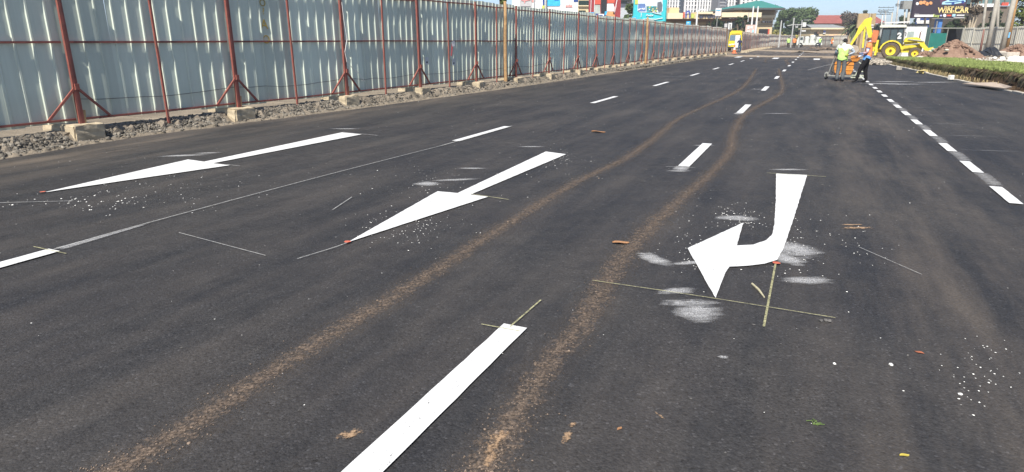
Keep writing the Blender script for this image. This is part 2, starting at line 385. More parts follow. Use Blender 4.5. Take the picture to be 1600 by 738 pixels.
# dashes
def dash(u0, u1, v, wd, nm='lane_dash'):
    mb = MB(); n = max(2, int((u1 - u0) / .12)) if u0 < 20 else 2; n = min(n, 24)
    for i in range(n + 1):
        u = u0 + (u1 - u0) * i / n; j = .002
        mb.v += [tuple(W(u, v - wd / 2 + random.uniform(-j, j), .012)), tuple(W(u, v + wd / 2 + random.uniform(-j, j), .012))]
    for i in range(n): mb.f.append([2 * i, 2 * i + 1, 2 * i + 3, 2 * i + 2]); mb.mi.append(0)
    return mb.build(nm, WHITE, road)
for k in range(14):
    u0 = 1.05 + 7.72 * k + (.25 if k == 1 else 0); dash(u0, u0 + 2.25, -1.475 + .008 * min(k, 12), .155)
    if k < 3: strip('paint_smear', [W(u0 - .35, -1.475), W(u0 + .1, -1.475)], .26, SPRAY, .008)
for a, b in [(.7, 3.06), (9.75, 11.9), (17.4, 19.85), (25, 27.6), (33, 35.4), (40.7, 43.2), (48.4, 51), (56.2, 59), (64, 66.6), (72, 74.5)]: dash(a, b, lerp_tab([(0, -5.62), (10, -5.5), (30, -5.37), (70, -5.25)], a), .15)
k = 0; u = 8.34
while u < 50:
    dash(u, u + .92, 2.18, .13, 'edge_dash'); u += .92
    if u < 22: strip('paint_smear', [W(u, 2.2), W(u + .5, 2.21), W(u + 1.0, 2.2)], .24, SCUFF, .008, jit=.1)
    u += .93 if u < 26 else 1.1
for u in (12.4, 14.2, 16.1, 17.9, 19.8, 21.6, 23.4, 25.5, 28):
    blob('paint_smear', W(u, 2.75), .6, .06, FAINT, .008, ang=-.25)
for c in ((1395, 128), (1380, 131), (1412, 132), (1460, 129)): blob('paint_smear', G(*c), 1.3, .3, SPRAY, .008, ang=.1)
# arrows (outline from the ground survey, painted on)
def flat(name, L, label, mat=WHITE, z=.012):
    mb = MB(); P = []
    for a, b in zip(L, L[1:] + L[:1]):
        a, b = G(*a), G(*b); n = max(1, int((b - a).length / .05))
        for i in range(n):
            q = a + (b - a) * i / n; P.append((q.x + random.uniform(-.0025, .0025), q.y + random.uniform(-.0025, .0025), z))
    o = mb.poly(P).build(name, mat, road); o['label'] = label
    bm = bmesh.new(); bm.from_mesh(o.data); bmesh.ops.triangulate(bm, faces=bm.faces)
    if sum(f.normal.z for f in bm.faces) < 0: bmesh.ops.reverse_faces(bm, faces=bm.faces)
    bm.to_mesh(o.data); bm.free(); return o
flat('straight_arrow', [(67, 302.6), (294, 250.5), (319, 254), (534, 208), (565.6, 211), (333, 256.5), (359.5, 259.6)], 'white straight-ahead arrow in the lane nearest the hoarding')
flat('straight_arrow', [(542.7, 380.9), (683.7, 300.5), (715, 303.3), (852.8, 238.1), (884.5, 242.3), (735, 305.8), (763, 309)], 'white straight-ahead arrow in the middle lane')
flat('turn_arrow', [(1212.5, 272.4), (1261, 275), (1245.7, 324.4), (1234, 361), (1222.6, 393.6), (1213.4, 408.3), (1195, 414.3), (1167.3, 417.5), (1139.7, 419), (1134, 427), (1117.5, 468.2), (1074.2, 390), (1161.3, 349.8), (1151, 385.7), (1176.5, 384.4), (1197.3, 377.5), (1206.5, 368), (1209.7, 352), (1212, 315)], 'white bent arrow turning left with smeared edges')
for (px, py) in ((1154, 89.5), (1212, 91.5), (1276, 93)): dash(UV(G(px, py))[0] - 2, UV(G(px, py))[0] + 2.2, UV(G(px, py))[1], .5, 'straight_arrow')
# setting-out lines
for L, wd, mt in [([(925, 441), (1100, 467), (1305, 500)], .009, CHALKY), ([(1193, 514), (1203, 460), (1212, 412)], .014, CHALKY), ([(797, 514), (845, 472)], .011, CHALKY), ([(752, 510), (812, 521)], .009, CHALKY), ([(53, 388), (104, 399)], .011, CHALKY),
                  ([(85, 392), (230, 351), (500, 278), (690, 229)], .016, CHALK), ([(690, 229), (800, 198)], .03, CHALK), ([(280, 366), (415, 402)], .009, CHALK), ([(0, 319), (115, 316)], .014, CHALK), ([(735, 305), (795, 314)], .015, CHALKY), ([(1198, 272), (1290, 278)], .015, CHALKY), ([(355, 259), (375, 261)], .015, CHALK), ([(535, 208), (590, 213)], .02, CHALK), ([(1340, 388), (1440, 432)], .007, CHALK), ([(1040, 262), (1086, 264)], .012, CHALK), ([(1030, 120), (1085, 121)], .04, CHALK), ([(465, 407), (520, 390), (545, 381)], .012, CHALK), ([(1000, 119), (1100, 121), (1250, 120)], .02, CHALK), ([(550, 310), (520, 330)], .012, CHALK), ([(1320, 96), (1290, 103), (1262, 110)], .06, CHALK)]:
    strip('setting_out_line', pxs(L), wd, mt, .016, soft=False)
strip('paint_smear', pxs([(85, 392), (150, 374), (240, 348)]), lambda s: .13 * (1 - s) + .03, SPRAY, .008)
for px, py, ru, rv, a in [(1238, 390, .19, .26, .4), (1226, 404, .12, .2, .3), (1022, 406, .09, .17, .5), (1090, 488, .15, .17, 0), (1058, 456, .15, .06, .2), (1150, 342, .2, .1, 0), (1262, 440, .2, .07, 0), (1232, 266, .25, .06, 0), (668, 288, .16, .12, 0), (712, 282, .28, .06, .2), (738, 264, .2, .05, 0), (830, 230, .2, .06, 0), (285, 244, .35, .07, .2), (325, 240, .2, .05, .2), (1060, 268, .16, .06, 0), (1100, 228, .2, .05, 0), (1185, 140, .3, .08, 0), (1215, 178, .35, .05, 0), (540, 202, .3, .06, 0), (1080, 412, .2, .04, .2), (1075, 475, .2, .06, 0), (1130, 560, .03, .02, 0)]:
    blob('paint_smear', G(px, py), ru * 1.35, rv * 1.4, SPRAY, .008, a)
for px, py, ru, rv, a in [(885, 685, .1, .035, 1.2), (895, 665, .05, .03, .8), (775, 690, .16, .07, 1.1), (765, 720, .12, .05, 1.2), (545, 680, .12, .06, .6), (1340, 357, .3, .07, .1), (1330, 352, .25, .04, 0), (1030, 650, .07, .02, 2)]:
    blob('clay_patch', G(px, py), ru, rv, CLAY, .006, a)
# small mark dots of sprayed red at setting-out points
RED = M('marking_red', (.5, .12, .07), .8)
for p in ((67, 302), (543, 380.5), (1213, 414)): blob('marking_dot', G(*p), .03, .03, RED, .018)
# paint crumbs and chippings: too many to count
CRUMB = M('paint_crumb', (.75, .74, .7), .8, island=.3)
mb = MB()
def crumbs(px, py, sx, sy, n, r0, r1):
    for _ in range(n):
        p = G(px + random.gauss(0, sx), py + abs(random.gauss(0, sy)) * random.choice((-1, 1)))
        mb.chip((p.x, p.y, .004), random.uniform(r0, r1))
for a in [(640, 355, 45, 14, 130, .003, .009), (1530, 580, 50, 30, 60, .003, .008), (1090, 380, 30, 30, 80, .003, .009), (1155, 342, 18, 8, 80, .003, .011), (250, 295, 90, 18, 110, .003, .011), (1235, 395, 28, 22, 60, .003, .009), (870, 250, 30, 10, 70, .004, .011), (1280, 380, 60, 30, 60, .004, .01), (150, 318, 70, 6, 60, .006, .016), (680, 290, 60, 20, 70, .003, .01)]: crumbs(*a)
for i in range(900):
    u = random.uniform(2, 40); v = random.uniform(-10.5, 4.5); p = W(u, v); mb.chip((p.x, p.y, .003), random.uniform(.002, .006) * (1 + u / 18))
mb.build('paint_crumbs', CRUMB)['kind'] = 'stuff'
CLOD = M('mud_clod', (.16, .12, .09), .95, var=.35, scale=30, island=.5); cb_ = MB()
for T in (T1, T2):
    P = catmull(pxs(T), 6)
    for i in range(1500):
        s = random.random() ** 2.2 * (len(P) * .62); a = P[int(s)]; d = (P[int(s) + 1] - a); p = a + d * (s % 1) + Vector((d.y, -d.x, 0)).normalized() * random.gauss(0, .065)
        cb_.rock((p.x, p.y, .003), random.uniform(.0015, .0048) if random.random() < .97 else random.uniform(.005, .01), .6)
cb_.build('mud_clods', CLOD)['kind'] = 'stuff'
STONE = M('dark_chipping', (.09, .085, .08), .9, island=.5); mb = MB()
for i in range(700):
    u = random.uniform(2, 30); p = W(u, random.uniform(-10.6, 4)); mb.chip((p.x, p.y, .002), random.uniform(.005, .014) * (1 + u / 25))
mb.build('loose_chippings', STONE)['kind'] = 'stuff'
# ------------------------------------------------------------------ litter one can point to
def leaf(px, py, L, mat, name, label, cat, ang=0):
    p = G(px, py); mb = MB(); pts = []
    for i in range(7):
        s = i / 6; wd = math.sin(math.pi * min(1, s * .93 + .05)) * L * .2
        zk = L / .15; pts += [(s * L - L / 2, -wd * 1.3, (.012 + .008 * math.sin(s * 5)) * zk), (s * L - L / 2, 0, (.004 + .004 * math.sin(s * 5)) * zk), (s * L - L / 2, wd * 1.3, (.014 + .006 * math.cos(s * 4)) * zk)]
    mb.add(pts, [(3 * i + k, 3 * i + k + 1, 3 * i + k + 4, 3 * i + k + 3) for i in range(6) for k in range(2)])
    return tag(mb.build(name, mat, None, (p.x, p.y, .003), ang), label, cat)
LF1 = M('leaf_brown', (.33, .17, .08), .8, var=.3, scale=60); LF2 = M('leaf_yellow', (.45, .36, .06), .7); LF3 = M('leaf_green', (.12, .18, .05), .7); LF4 = M('leaf_red', (.3, .1, .05), .7)
leaf(970, 381, .15, LF1, 'fallen_leaf', 'orange-brown fallen leaf lying across the right mud track', 'leaf', .1)
leaf(935, 207.5, .26, LF1, 'fallen_leaf', 'tan fallen leaf on clean asphalt left of the far mud tracks', 'leaf', -.1)
leaf(1413, 713, .045, LF2, 'fallen_leaf', 'tiny yellow leaf near the bottom right of the road', 'leaf', .1)
leaf(1436, 552, .05, LF4, 'fallen_leaf', 'small rust-red leaf beside the scattered white paint crumbs', 'leaf', 2.3)
leaf(968, 671, .035, LF1, 'fallen_leaf', 'small brown leaf right of the clay patch', 'leaf', .8)
p = G(1272, 664); mb = MB()
for k in range(7):
    a = random.uniform(-.6, 2.4); q = random.uniform(.02, .055); mb.tube([(random.uniform(-.015, .015), random.uniform(-.01, .01), .003), (q * .5 * math.cos(a), q * .5 * math.sin(a), .012), (q * math.cos(a + .5), q * math.sin(a + .5), .005)], .002, 4)
tag(mb.build('grass_sprig', LF3, None, p), 'little green grass sprig lying alone on the dark asphalt', 'sprig')
p = G(1184, 455); mb = MB(); mb.tube([G(1175, 445) - p + Vector((0, 0, .008)), Vector((.004, .0, .012)), G(1194, 466) - p + Vector((0, 0, .007))], [.008, .009, .005], 6)
tag(mb.build('stick', M('pale_wood', (.42, .38, .25), .8, var=.25, scale=50), None, p), 'pale stick beside the yellow setting-out cross', 'stick')
mb = MB(); p = G(1288, 503)
for a in ((-.02, 0), (.01, .005), (.03, -.004)): mb.rock((a[0], a[1], .008), .014)
tag(mb.build('stone_chip', STONE, None, p), 'dark stone chips at the right end of the yellow line', 'stone')
for px, py, r, lab in ((1392, 571, .014, 'largest white paint lump lying alone right of the bent arrow'), (1304, 569, .009, 'white pebble left of the largest white paint lump'), (1500, 617, .011, 'white paint lump in the thick of the scattered crumbs')):
    mb = MB(); mb.rock((0, 0, r * .3), r, .6); tag(mb.build('paint_lump', CRUMB, None, G(px, py)), lab, 'paint lump')
mb = MB(); p = G(14, 238)
mb.add([(-.2, -.05, .01), (-.05, -.1, .07), (.1, -.06, .03), (.22, -.1, .01), (-.16, .05, .09), (0, .03, .12), (.1, .06, .05), (.2, .03, .02)], [(0, 1, 5, 4), (1, 2, 6, 5), (2, 3, 7, 6)])
tag(mb.build('paper_scrap', M('dirty_white', (.6, .58, .54), .9), None, p + Vector((0, 0, .04)), .5), 'crumpled white paper scrap in the broken edge at far left', 'litter')
# ================================================================== HOARDING
def zinc(name, c, c2, dirtk):
    m, t, b = new_mat(name); tc = node(t, 'ShaderNodeTexCoord').outputs['Object']; pos = world_pos(t)
    mp = node(t, 'ShaderNodeMapping'); mp.inputs['Scale'].default_value = (14, 14, .35); t.links.new(pos, mp.inputs['Vector'])
    st = noise(t, mp.outputs[0], 1.0, 5, .65)
    oi = node(t, 'ShaderNodeObjectInfo').outputs['Random']
    cc = mix(t, ramp(t, st, [(.3, 0.), (.7, 1.)]), c, c2)
    cc = mix(t, 1, cc, ramp(t, oi, [(0, .84), (1, 1.12)]), 'MULTIPLY')
    sz = node(t, 'ShaderNodeSeparateXYZ'); t.links.new(pos, sz.inputs[0])
    low = math_n(t, 'MULTIPLY', ramp(t, sz.outputs[2], [(.3, 1.), (.95, 0.)]), noise(t, pos, 5, 5, .7), True)
    cc = mix(t, math_n(t, 'MULTIPLY', math_n(t, 'ADD', low, ramp(t, noise(t, mp.outputs[0], .5, 4), [(.55, 0), (.8, .5)])), dirtk), cc, (.21, .17, .12))
    t.links.new(cc, b.inputs['Base Color']); b.inputs['Metallic'].default_value = 0
    t.links.new(ramp(t, st, [(.3, .38), (.7, .55)]), b.inputs['Roughness'])
    return m
ZINC = zinc('zinc_sheet', (.6, .66, .55), (.67, .73, .61), .45)
ZINC2 = zinc('dusty_zinc_sheet', (.55, .53, .45), (.63, .6, .52), .9)
REDP = M('red_oxide_paint', (.25, .072, .054), .65, var=.3, scale=6, dirt=.35, bmp=.1)
REDF = M('faded_red_paint', (.22, .1, .08), .75, var=.3, scale=6, dirt=.5)
CONC = M('concrete', (.46, .385, .265), .92, var=.22, scale=5, bmp=.5, bscale=22, dirt=.35)
WOOD = M('raw_timber', (.4, .28, .14), .8, var=.25, scale=9, dirt=.2)
def sheet_mesh(seed):
    rnd = random.Random(seed); mb = MB(); xs = []; w = .84; p = w / 3; x0 = p * .30
    prof = [(0, 0)]
    for k in range(3):
        a = x0 + k * p; j = rnd.uniform(-.006, .006)
        prof += [(a + j, 0), (a + .014 + j, -.02), (a + .044 + j, -.02), (a + .058 + j, 0)]
    prof += [(w + .02, 0)]
    zs = [0, .5, 1]; bow = rnd.uniform(-.0015, .0015); top = rnd.uniform(-.012, .012)
    for z in zs:
        for x, y in prof: mb.v.append((x, y + (bow if z == .5 else 0) + rnd.uniform(-.0005, .0005), z + (top if z == 1 else 0)))
    n = len(prof)
    for r in range(2):
        for i in range(n - 1): mb.f.append([r * n + i, r * n + i + 1, (r + 1) * n + i + 1, (r + 1) * n + i]); mb.mi.append(0)
    me = bpy.data.meshes.new('metal_sheet'); me.from_pydata(mb.v, [], mb.f); return me
SHEETS = [sheet_mesh(i) for i in range(6)]
for s in SHEETS: s.materials.append(ZINC)
SHEETS2 = [s.copy() for s in SHEETS]
for s in SHEETS2: s.materials.clear(); s.materials.append(ZINC2)
def hoarding(label, posts, zt=2.93, zb=.33, dusty=99, detail=True, nsub=4, group=None, mat_post=None, zg=.19, plain=False):
    f = empty('corrugated_hoarding', posts[0], 0, label, 'hoarding', group)
    base = Vector(posts[0])
    for i, (a, b) in enumerate(zip(posts, posts[1:])):
        a, b = Vector(a), Vector(b); d = b - a; L = d.length; ang = math.atan2(d.y, d.x); dn = d / L; rt = Vector((dn.y, -dn.x, 0))
        pool = SHEETS if i < dusty else SHEETS2
        zj = random.uniform(-.05, .04)
        for k in range(nsub):
            p = a + d * (k / nsub) - rt * (.055 + random.uniform(0, .006)) - base; p.z = zb + random.uniform(-.02, .02)
            o = link('metal_sheet', random.choice(pool), f, p, (random.gauss(0, .0015), random.gauss(0, .005), ang + random.gauss(0, .0035)))
            o.scale = (L / nsub / .84, 1, zt - zb + zj + random.uniform(-.015, .015))
        mp = REDP if i < dusty else REDF
        if plain: mp = ZINC2
        for z, th in ((zb + .05, .034), (1.66 if not plain else .95, .034), (zt - .13 + zj, .034)):
            s = MB(); mid = Vector((L / 2, 0, random.uniform(-.02, .01)))
            s.bar((.03, .019, 0), mid + Vector((0, .019, 0)), th); s.bar(mid + Vector((0, .019, 0)), (L - .03, .019, 0), th)
            s.build('rail', mp, f, a - base + Vector((0, 0, z)), ang)
        s = MB(); s.bar((0, 0, zg - .05), (random.uniform(-.03, .03), 0, zt - .13), .038)
        if not plain and (detail or i % 2 == 0): s.build('intermediate_post', mp, f, a + d * .5 + rt * .034 - base, ang)
    for i, a in enumerate(posts):
        a = Vector(a); q = Vector(posts[min(i + 1, len(posts) - 1)]) - Vector(posts[max(i - 1, 0)]); ang = math.atan2(q.y, q.x); mp = ZINC2 if plain else REDP if i < dusty else REDF
        s = MB(); s.bar((0, 0, zb - .06), (random.uniform(-.03, .03), 0, zt - .02), .044, .05); s.bar((.05, .0, zb - .02), (.045 + random.uniform(-.02, .02), 0, zt - .1), .042, .04)
        post = s.build('main_post', mp, f, a - base + Vector((math.sin(ang) * .045, -math.cos(ang) * .045, 0)), ang)
        if detail:
            for sx in (-1, 1):
                s = MB(); s.bar((.03 + sx * .03, -.01, .9), (.03 + sx * .52, .02, zb + .06), .036); s.build('brace', mp, post)
            s = MB(); s.box((.03, -.055, .93), (.07, .03, .1)); s.build('clamp', mp, post)
            s = MB(); s.bar((-.01, 0, .2), (.0, 0, zb - .06), .075, .07); s.bar((.07, .03, .22), (.1, .03, zb + .2), .05, .06); s.build('timber_wedge', WOOD, post)
    return f
NP = [W(u, v) for u, v in POSTS]
HO = hoarding('long grey corrugated hoarding with red posts along the left of the road', NP, dusty=17)
ordn = ['first', 'second', 'third', 'fourth', 'fifth', 'sixth', 'seventh', 'eighth', 'ninth', 'tenth', 'eleventh', 'twelfth', 'thirteenth', 'fourteenth', 'fifteenth', 'sixteenth', 'seventeenth', 'eighteenth', 'nineteenth', 'twentieth', 'twenty-first', 'twenty-second', 'twenty-third']
def block_mesh(seed):
    rnd = random.Random(seed); bm = bmesh.new(); bmesh.ops.create_cube(bm, size=1)
    for v in bm.verts: v.co = Vector((v.co.x * .54, v.co.y * .86, v.co.z * .3))
    bmesh.ops.bevel(bm, geom=list(bm.edges), offset=.022, segments=2, affect='EDGES')
    bmesh.ops.subdivide_edges(bm, edges=[e for e in bm.edges if e.calc_length() > .2], cuts=3, use_grid_fill=True)
    for v in bm.verts: v.co += Vector((rnd.gauss(0, .006), rnd.gauss(0, .006), rnd.gauss(0, .005)))
    me = bpy.data.meshes.new('footing_block'); bm.to_mesh(me); bm.free(); me.materials.append(CONC); return me
BM_ = [block_mesh(i) for i in range(4)]
vis = 0
for i, (u, v) in enumerate(POSTS):
    if i < 3: continue
    o = link('footing_block', BM_[i % 4], None, W(u, v - .17, .16 if u < 40 else .09), (random.gauss(0, .03), random.gauss(0, .03), R(90) - AZ + random.gauss(0, .06)))
    lab = ('pale concrete footing block under the %s braced red post from the left' % ordn[i - 3]) if i - 3 < 23 else 'small far concrete footing block among the last ones before the gap'
    tag(o, lab, 'footing block', 'concrete footing blocks under the hoarding posts')
# extras on the hoarding
WIRE = M('dark_wire', (.05, .05, .05), .6); WIREW = M('white_wire', (.7, .7, .66), .6); PAPER = M('paper', (.62, .64, .62), .8)
for i in range(3, 9):
    a, b = NP[i], NP[i + 1]; d = b - a; rt = Vector((d.y, -d.x, 0)).normalized(); s = MB()
    s.tube([a + d * t + rt * (-.012) + Vector((0, 0, .72 - .3 * t * (1 - t) * random.uniform(.5, 1) + random.uniform(-.01, .01))) for t in [k / 8 for k in range(9)]], .006, 4)
    tag(s.build('cable', WIRE, None), 'thin dark cable sagging low across the hoarding after the %s braced post' % ordn[i - 3], 'cable', 'cables slung along the hoarding')
a = NP[5]; s = MB(); rt = Vector((math.cos(AZ), -math.sin(AZ), 0)); al = Vector((math.sin(AZ), math.cos(AZ), 0))
s.tube([a + rt * .09 + al * x + Vector((0, 0, z)) for x, z in ((.02, 2.6), (.05, 2.2), (.12, 1.7), (.0, 1.4), (.05, 1.15), (.3, .95), (.5, .85), (.75, .62), (.6, .65))], .008, 5)
tag(s.build('cord', WIREW, None), 'loose white cord dangling from the third braced red post', 'cord')
def on_fence(px, py):                     # point on the hoarding face seen at (px, py)
    d = ray(px, py); best = None
    for a, b in zip(NP, NP[1:]):
        e = b - a; den = d[0] * -e.y + d[1] * e.x
        if abs(den) < 1e-9: continue
        t = (a.x * -e.y + a.y * e.x) / den; h = Vector((d[0] * t, d[1] * t, EYE + d[2] * t)); k = (h - a).dot(e) / e.length_squared
        if 0 <= k <= 1 and t > 0: best = (Vector((h.x, h.y, h.z)), math.atan2(e.y, e.x), Vector((e.y, -e.x, 0)).normalized())
    return best
for px, py, lab in ((667.5, 95.5, 'small pale notice stuck on the hoarding after the fourth braced post'), (709.5, 97, 'small pale notice stuck on the hoarding before the fifth braced post')):
    h, an, rt = on_fence(px, py); s = MB(); s.box((0, 0, 0), (.2, .006, .22)); o = s.build('notice', PAPER, None, h - rt * .015, an)
    s = MB(); s.box((0, -.006, -.04), (.07, .004, .05)); s.build('print', WIRE, o); tag(o, lab, 'notice')
h, an, rt = on_fence(703, 68); s = MB(); s.m = 0; s.add([(-.05, -.03, .05), (.1, -.06, .08), (.16, -.04, -.08), (0, -.03, -.1)], [(0, 1, 2, 3)]); s.m = 1; s.add([(-.02, -.02, 0), (.05, -.03, -.05), (-.05, -.03, -.4), (-.1, -.02, -.38)], [(0, 1, 2, 3)])
tag(s.build('tape_scrap', [M('tape_white', (.75, .72, .7)), M('tape_red', (.55, .1, .1))], None, h + rt * .06, an), 'red and white tape scrap tied to the hoarding rail', 'tape')
GRAF = M('spray_yellow', (.42, .31, .07), .8, var=.35, scale=25)
for ch, px, py, sz in (('O', 412.5, 5, .22), ('?', 414, 18, .2), ('A', 415.5, 39, .3), ('O', 418.5, 62.5, .26)):
    h, an, rt = on_fence(px, py); text_mesh(ch, sz, 'graffiti', GRAF, HO, h - NP[0] - rt * .045, (R(90), 0, an), .002)
# ------------------------------------------------------------------ far hoarding beyond the gap
FP = [G(*p) for p in ((1158.5, 82.5), (1172, 79.3), (1186, 77), (1201, 75.2), (1216, 74), (1230, 73), (1243, 72.2))]
def resample(P, step):
    out = [P[0]]; acc = 0
    for a, b in zip(P, P[1:]):
        L = (b - a).length; s = step - acc
        while s <= L: out.append(a + (b - a) * (s / L)); s += step
        acc = (acc + L) % step
    return out
hoarding('dusty brown-grey corrugated hoarding past the gap, curving away right', resample(FP, 3.6), 2.75, .25, dusty=0, detail=False, zg=0)
e = FP[-1]; BP = [e + Vector((1.5, 1, 0)), Vector((at(1266, 70, 172).x, 172, 0)), Vector((at(1300, 70, 158).x, 158, 0)), Vector((at(1345, 70, 150).x, 150, 0))]
hoarding('grey corrugated hoarding closing off the far end of the road', resample(BP, 4.2), 2.6, .2, dusty=0, detail=False, nsub=3, zg=0)
for i, p in enumerate(resample(FP, 3.6)[:16]):
    q = p + Vector((math.cos(AZ), -math.sin(AZ), 0)) * .35; o = link('footing_block', BM_[i % 4], None, q + Vector((0, 0, .12)), R(65) + random.gauss(0, .1))
    tag(o, 'sunlit concrete footing block along the dusty hoarding past the gap', 'footing block', 'footing blocks of the far hoarding')
# ------------------------------------------------------------------ timber posts before the hoarding
POLE = M('peeled_pole', (.36, .22, .1), .8, var=.35, scale=7, bmp=.4, bscale=18)
def timber(px, py, top_px, top_py, r, label):
    b = G(px, py); t = at(top_px, top_py, b.y); d = t - b; s = MB()
    s.tube([Vector((0, 0, -.15))] + [d * k + Vector((random.gauss(0, .012), random.gauss(0, .012), 0)) for k in (0, .2, .4, .6, .8, 1)], [r * 1.1, r * 1.1, r * 1.02, r, r * .97, r * .95, r * .8], 9)
    tag(s.build('timber_post', POLE, None, b, smooth=True), label, 'post')
timber(791, 136, 788.5, 2, .065, 'round bare timber post standing at the asphalt edge before the hoarding')
timber(1008.5, 104, 1012, 27, .075, 'leaning timber post taller than the hoarding, beside the twelfth block')
timber(1094, 88, 1093.5, 47, .08, 'far brown timber post level with the hoarding top')
#@@P4
# ================================================================== PEOPLE
SKIN = M('dark_skin', (.1, .05, .032), .6); SKIN2 = M('brown_skin', (.14, .075, .05), .6)
HAIR = M('black_hair', (.012, .011, .012), .85, bmp=.6, bscale=90); EYE_M = M('eye_white', (.7, .68, .64), .3)
SHOE = M('dark_shoe', (.025, .022, .02), .6)
CLOTH = {}
def cloth(name, c, var=.2, **k): return M(name, c, .9, var=var, scale=9, bmp=.4, bscale=16, spec=.1, **k)
LIME = cloth('lime_vest', (.5, .78, .22)); LIMEW = cloth('pale_yoke', (.75, .78, .66)); ORNG = cloth('orange_vest', (.85, .27, .1)); REFL = cloth('reflective_band', (.66, .67, .62), .05)
GREYT = cloth('grey_trousers', (.13, .14, .145)); BLACKT = cloth('black_trousers', (.018, .017, .018)); BLUES = cloth('pale_blue_sleeve', (.36, .41, .47))
PATT = None
def pattern_cloth():
    m, t, b = new_mat('patterned_shirt'); tc = node(t, 'ShaderNodeTexCoord').outputs['Object']
    v = node(t, 'ShaderNodeTexVoronoi'); v.inputs['Scale'].default_value = 11; t.links.new(tc, v.inputs['Vector'])
    s = node(t, 'ShaderNodeSeparateColor'); t.links.new(v.outputs['Color'], s.inputs[0])
    n = node(t, 'ShaderNodeValToRGB'); n.color_ramp.interpolation = 'CONSTANT'; e = n.color_ramp.elements
    e[0].color = (.62, .64, .68, 1); e[1].position = .5; e[1].color = (.16, .2, .34, 1); k = e.new(.72); k.color = (.5, .3, .3, 1)
    t.links.new(s.outputs[0], n.inputs[0]); t.links.new(n.outputs[0], b.inputs['Base Color']); b.inputs['Roughness'].default_value = .9; return m
PATT = pattern_cloth(); BLUEB = cloth('blue_band', (.14, .32, .62)); NAVY = cloth('navy_cloth', (.03, .035, .075)); JEAN = cloth('blue_jeans', (.06, .1, .16)); GLOVE = cloth('yellow_glove', (.42, .4, .08)); WHITEC = cloth('white_cloth', (.7, .7, .68))
def person(name, label, loc, rz, mats, pose={}, vest=None, hair=None, hat=None, hands=True, scale=1.0, group=None, glove=None, yoke=None, bulk=1.0, hem=None):
    """mats: skin, top, sleeve, legs, shoe.  Local +Y is forward, +X the person's right."""
    J = dict(pelvis=(0, 0, .96), spine=(0, 0, 1.13), chest=(0, 0, 1.33), nb=(0, 0, 1.47), neck=(0, .01, 1.535), head=(0, .02, 1.61), top=(0, .01, 1.685))
    for s, k in ((-1, 'l'), (1, 'r')):
        J.update({'sh' + k: (s * .185, 0, 1.415), 'el' + k: (s * .24, -.02, 1.13), 'wr' + k: (s * .26, .06, .89), 'ha' + k: (s * .26, .085, .81), 'hi' + k: (s * .095, 0, .9), 'kn' + k: (s * .105, .02, .5), 'an' + k: (s * .11, -.02, .09), 'to' + k: (s * .13, .15, .035)})
    J.update({k: v for k, v in pose.items() if k != 'look'})
    Rd = dict(pelvis=(.155, .115), spine=(.15, .105), chest=(.175, .12), nb=(.09, .075), neck=(.055, .055), head=(.075, .088), top=(.07, .082))
    for k in 'lr': Rd.update({'sh' + k: (.07, .07), 'el' + k: (.05, .05), 'wr' + k: (.034, .03), 'ha' + k: (.036, .02), 'hi' + k: (.105, .1), 'kn' + k: (.075, .075), 'an' + k: (.052, .056), 'to' + k: (.045, .034)})
    for n in Rd:
        if n[:2] in ('pe', 'sp', 'ch', 'sh', 'el', 'hi', 'kn', 'an'): Rd[n] = (Rd[n][0] * bulk, Rd[n][1] * bulk)
    E = [('pelvis', 'spine', 'top'), ('spine', 'chest', 'top'), ('chest', 'nb', 'top'), ('nb', 'neck', 'skin'), ('neck', 'head', 'skin'), ('head', 'top', 'skin')]
    for k in 'lr': E += [('chest', 'sh' + k, 'top'), ('sh' + k, 'el' + k, 'sleeve'), ('el' + k, 'wr' + k, 'sleeve'), ('wr' + k, 'ha' + k, 'hand'), ('pelvis', 'hi' + k, 'legs'), ('hi' + k, 'kn' + k, 'legs'), ('kn' + k, 'an' + k, 'legs'), ('an' + k, 'to' + k, 'shoe')]
    names = list(J); me = bpy.data.meshes.new('sk'); me.from_pydata([J[n] for n in names], [(names.index(a), names.index(b)) for a, b, c in E], [])
    tmp = bpy.data.objects.new('sk', me); col.objects.link(tmp); md = tmp.modifiers.new('skin', 'SKIN'); md.use_smooth_shade = True
    sv = me.skin_vertices[0].data
    for i, n in enumerate(names): sv[i].radius = Rd[n]; sv[i].use_root = (n == 'pelvis')
    tmp.modifiers.new('sub', 'SUBSURF').levels = 1
    bpy.context.view_layer.update(); body = bpy.data.meshes.new_from_object(tmp.evaluated_get(bpy.context.evaluated_depsgraph_get())); bpy.data.objects.remove(tmp)
    body.name = 'body'; order = ['skin', 'top', 'sleeve', 'legs', 'shoe', 'hand', 'glove']; mm = dict(zip(['skin', 'top', 'sleeve', 'legs', 'shoe'], mats)); mm['hand'] = mats[0]; mm['glove'] = glove or mats[0]
    body.materials.clear()
    for k in order: body.materials.append(mm[k])
    seg = [(Vector(J[a]), Vector(J[b]), c, a, (sum(Rd[a]) + sum(Rd[b])) / 4) for a, b, c in E]
    def near(p):
        best = (9, None)
        for a, b, c, nm, r in seg:
            d = b - a; t = max(0, min(1, (p - a).dot(d) / d.length_squared)); q = (p - a - d * t).length - r
            if q < best[0]: best = (q, (c, nm))
        return best[1]
    vestf = []
    for f in body.polygons:
        c, nm = near(f.center); f.use_smooth = True
        if c == 'legs' and f.center.z > J['pelvis'][2] + .03: c = 'top'
        if c == 'top' and f.center.z < J['pelvis'][2] - .05: c = 'legs'
        if nm == 'wrr' and glove: c = 'glove'
        f.material_index = order.index(c)
        if vest and (c == 'top' or nm in ('hil', 'hir', 'pelvis') or nm in ('shl', 'shr') and f.center.z > J['chest'][2] + .02) and J['pelvis'][2] - .07 < f.center.z < J['nb'][2] + .015: vestf.append(f.index)
    bm = bmesh.new(); bm.from_mesh(body)
